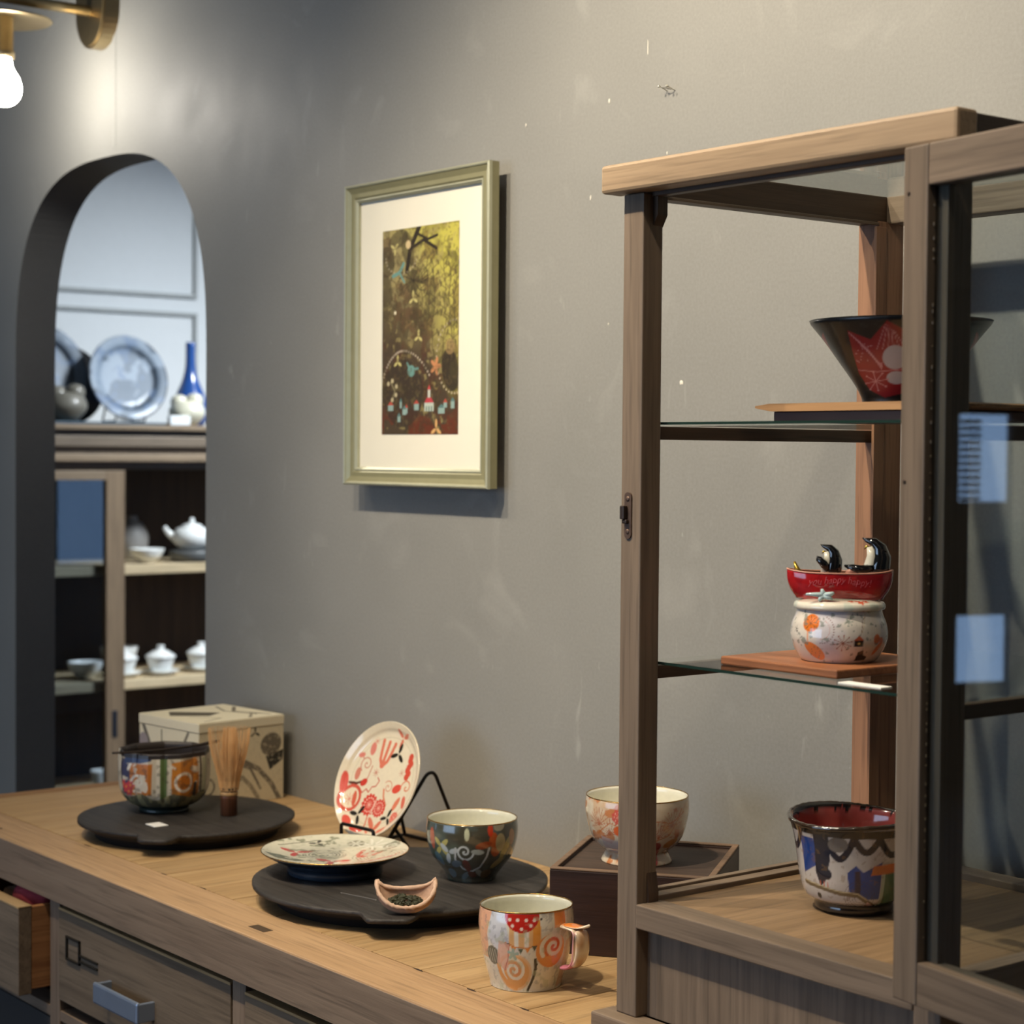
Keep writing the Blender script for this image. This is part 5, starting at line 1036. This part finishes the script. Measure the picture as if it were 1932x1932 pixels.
def art(X, Y):   # X 0..18.2, Y 0..28.9 cm
    Wd_, Hh = 18.3, 28.9; p = Pt(X, Y, (150, 140, 84), .10)
    t = np.clip((Y/Hh*1.25+X/Wd_*.35-.62)*1.9+.6*(fbm(X, Y, .25, 3)-.5), 0, 1)[..., None]
    p.C = lin((78, 64, 50))*(1-t)+lin((164, 150, 104))*t; t2 = np.clip((X/Wd_-.45)*1.6+(Y/Hh-.62)*1.5+.5*(fbm(X, Y, .3, 9)-.5), 0, 1)[..., None]; p.C = p.C*(1-t2)+lin((204, 194, 90))*t2
    p.blot(.5, .58, (74, 62, 42), 12, .45, .15); p.blot(1.3, .6, (176, 160, 104), 5, .5, .1); p.blot(.45, .62, (86, 46, 34), 17, .5)
    m = (Y < 4.5)[..., None]*np.clip((4.5-Y)/3, 0, 1)[..., None]*(fbm(X, Y, .35, 4) > .45)[..., None]; p.C = p.C*(1-m)+lin((104, 52, 34))*m
    Bk, Gn = (48, 40, 32), (120, 116, 74)
    # dark tree mass upper left, fine branches with buds
    for x, y, a, b in ((1, 24.5, 2.0, 2.2), (.8, 20.5, 1.6, 2.4), (3.8, 27.5, 2.4, 1.2), (7.4, 21.4, 1.7, 1.7), (6.2, 26, 1.4, 2.6)): p.ell(x, y, a, b, .3, Bk, .6)
    rs = np.random.RandomState(4)
    p.line([(6.0, 23), (6.8, 26), (9, 29)], .9, Bk); p.line([(7, 26), (10, 27), (13, 25.6)], .5, Bk); p.line([(8.4, 28), (11, 27), (13.2, 27.4)], .4, Bk)
    for k in range(26):
        a = rs.rand()*6.28; p.line([(7.6, 21.5), (7.6+math.cos(a)*2.2, 21.5+math.sin(a)*1.8), (7.6+math.cos(a+.2)*3.6, 21.5+math.sin(a+.2)*2.6)], .1, Bk)
    for x0 in (9.5, 11, 12.6, 14.4, 16, 17.4, 5.2, 3.0, 7.2):
        x = x0; y = 9+rs.rand()*3; pts = [(x, y)]
        for k in range(10): x += (rs.rand()-.5)*1.1; y += 1.35*(.7 if x0 < 8 else 1); pts.append((x, y))
        p.line(pts, .15, (88, 76, 50))
        for (bx, by) in pts[2:]:
            s_ = 1 if rs.rand() > .5 else -1; p.line([(bx, by), (bx+s_*.9, by+.5)], .12, (88, 76, 50)); p.ell(bx+s_*1.1, by+.7, .22, .40, .4*s_, (92, 80, 54), .8); p.line([(bx, by-.3), (bx-s_*.8, by+.5)], .1, (98, 86, 56))
    # dotted garlands
    for k in range(34): a = PI*.98-k*.075; p.circ(5.2+5.8*math.cos(a)*1.0+max(0, k-22)*.14, 3.6+8.6*math.sin(a)*(.95), .17, (196, 180, 160))
    for k in range(14): a = PI+k*.22; p.circ(4.6+3.8*math.cos(a), 25.0+2.4*math.sin(a), .14, (190, 176, 150))
    for k in range(26): a = .9+k*.16; p.circ(17.4+4.2*math.cos(a+.3), 10.6+5.0*math.sin(a+.3), .16, (196, 180, 150))
    p.ell(5.2, 5.8, 4.9, 4.8, 0, (58, 48, 40), .7); p.blot(.8, .6, (62, 54, 38), 22, .5)
    p.ell(16.4, 8.8, 1.9, 3.0, .3, (52, 42, 36), .9)
    for x, y, s_, a in ((3.9, 10.2, 1.0, 1.57), (7.6, 19.0, 1.1, 1.6), (8.9, 13.6, 1.0, 1.5), (3.0, 26.3, 1.0, .6), (13.2, .8, 1.3, 1.57)): p.sprig(x, y, s_, (212, 200, 132) if y > 2 else (226, 176, 116), a)
    Tq = (112, 156, 150); p.line([(2.6, 22.4), (4.2, 22.8), (5.2, 24)], .55, Tq); p.line([(4.2, 22.8), (5.4, 21.4)], .35, Tq); p.ell(7.2, 8.9, .9, .8, 0, Tq); p.line([(6.2, 10), (7, 9), (8.8, 9.2)], .35, Tq)
    p.petals(13.0, 9.4, 5, 1.3, .3, (206, 140, 96)); p.circ(16.3, 12.0, 1.1, (170, 140, 96), .6); p.blot(2.2, .62, (96, 80, 56), 77, .5); p.circ(6.3, 26.6, .6, (220, 196, 150)); p.circ(3.2, 17.2, .25, (240, 230, 200))
    p.line([(2.6, 4.6), (3.2, 6.2), (2.2, 7.4)], .1, (190, 180, 140)); 
    for x, y in ((1.6, 7.2), (2.6, 7.6), (3.6, 6.8), (3.5, 5.6), (2.6, 4.9)): p.circ(x, y, .32, (200, 186, 150))
    for x, w_, h_, rf in ((2.2, 1.3, .8, 1), (4.7, .5, .9, 0), (6.1, .5, .8, 1), (5.6, .9, .8, 0), (8.5, 1.1, .9, 1), (14.4, 1.5, .8, 0), (15.3, .8, .7, 1), (17.0, .8, 1.0, 0), (4.3, .7, .8, 0)):
        y = 3.2+.5*math.sin(x*3)-(1.6 if x == 4.3 else 0); p.poly([(x-w_/2, y), (x-w_/2, y+h_), (x+w_/2, y+h_), (x+w_/2, y)], (150, 176, 172)); p.poly([(x-w_/2-.1, y+h_), (x, y+h_+.55), (x+w_/2+.1, y+h_)], (190, 84, 70) if rf else (96, 130, 130))
    p.poly([(10.4, 3.2), (10.4, 4.4), (12.6, 4.4), (12.6, 3.2)], (196, 206, 196)); p.poly([(10.4, 4.4), (11.0, 5.1), (12.0, 5.1), (12.6, 4.4)], (196, 70, 80)); p.poly([(11.2, 5.1), (11.2, 6.2), (11.8, 6.2), (11.8, 5.1)], (206, 206, 196)); p.poly([(11.1, 6.2), (11.5, 6.9), (11.9, 6.2)], (200, 80, 84))
    for x in (10.9, 11.5, 12.1): p.poly([(x-.12, 3.2), (x-.12, 3.9), (x+.12, 3.9), (x+.12, 3.2)], (80, 110, 104))
    return p.C
face_panel('print', ax1-ax0, az1-az0, (ax0, -.0052, az0), (1, 0, 0), (0, 0, 1), painted('print_paper', .7, 0, .3, .02, 0), art, pr, 210)
bm = bmesh.new(); bbox(bm, -PW/2+.02, PW/2-.02, -.0072, -.0064, .02, PH-.02); from_bm('picture_glass', bm, glass('picture_glass', (.98, .98, .97), .5, .05), pr)
bm = bmesh.new(); bbox(bm, -PW/2+.004, PW/2-.004, 0, .003, .004, PH-.004); bbox(bm, -.02, .02, .003, WY-1.5535, PH-.05, PH-.03); from_bm('backing', bm, plain('backing_board', (70, 60, 48), .8), pr)
# bent nails left in the wall
hk = empty('wall_nails', (-1.684, WY, .975), 0, 'pair of small bent nails left in the grey wall above the showcase', 'nail')
for dx, dz in ((-.0075, .003), (.0060, .0015)):
    bm = bmesh.new(); tube_bm(bm, [(dx, .001, dz-.004), (dx, -.008, dz-.001), (dx, -.0125, dz)], .0006, 6); r = bmesh.ops.create_uvsphere(bm, u_segments=8, v_segments=5, radius=.0017, matrix=Matrix.Translation((dx, -.0135, dz))); from_bm('nail', bm, plain('bright_nail', (200, 196, 180), .3, .8), hk, smooth=True)
bm = bmesh.new(); tube_bm(bm, [(-.0075, -.008, .002), (.0, -.009, .0005), (.004, -.004, -.001)], .0005, 6); from_bm('wire', bm, IRON, hk, smooth=True)

# ================================================================== WALL LAMP ABOVE THE ARCH
LX = -3.19
wl = empty('wall_lamp', (LX, WY, 1.297), 0, 'brass wall lamp with a bare glowing bulb above the arch', 'lamp')
bm = bmesh.new(); n = 20; w_ = .066; h1, h0 = .10, .033
out = [(w_*math.cos(PI+PI*k/n), h0+w_*1.05*math.sin(PI+PI*k/n)) for k in range(n+1)]+[(w_*math.cos(PI*k/n), h1+w_*math.sin(PI*k/n)) for k in range(n+1)]
f0 = bm.faces.new([bm.verts.new((x, 0, z)) for x, z in out]); r = bmesh.ops.extrude_face_region(bm, geom=[f0]); vs = [g for g in r['geom'] if isinstance(g, bmesh.types.BMVert)]; bmesh.ops.translate(bm, vec=(0, -.028, 0), verts=vs)
for v in vs: v.co.x *= .86
es_ = [e for e in bm.edges if all(v in vs for v in e.verts)]; bmesh.ops.bevel(bm, geom=es_, offset=.004, segments=2, affect='EDGES'); from_bm('backplate', bm, BRASS, wl)
bm = bmesh.new(); tube_bm(bm, [(0, -.02, .030), (0, -.10, .030), (0, -.245, .030)], .0095, 14); from_bm('arm', bm, BRASS, wl, smooth=True)
BYL = -.190
revolve('disc_shade', [(0, .004), (.03, .004), (.082, -.004), (.084, -.0055), (.082, -.007), (.03, 0), (0, 0)], BRASS, wl, 56, (0, BYL, -.004))
revolve('socket', [(0, .006), (.014, .006), (.017, 0), (.017, -.062), (.019, -.064), (.019, -.076), (0, -.076)], BRASS, wl, 28, (0, BYL, 0))
BZ = -.076
revolve('bulb', [(.0125, .004), (.0135, -.004), (.017, -.018), (.0265, -.034), (.0305, -.050), (.0275, -.068), (.016, -.080), (0, -.084)], emit('bulb_glow', (255, 247, 234), 125), wl, 32, (0, BYL, BZ), 0, 30)


# ------------------------------------------------------------------ lift everything so that the floor is at zero
for o in bpy.data.objects:
    if o.parent is None: o.location.z += H
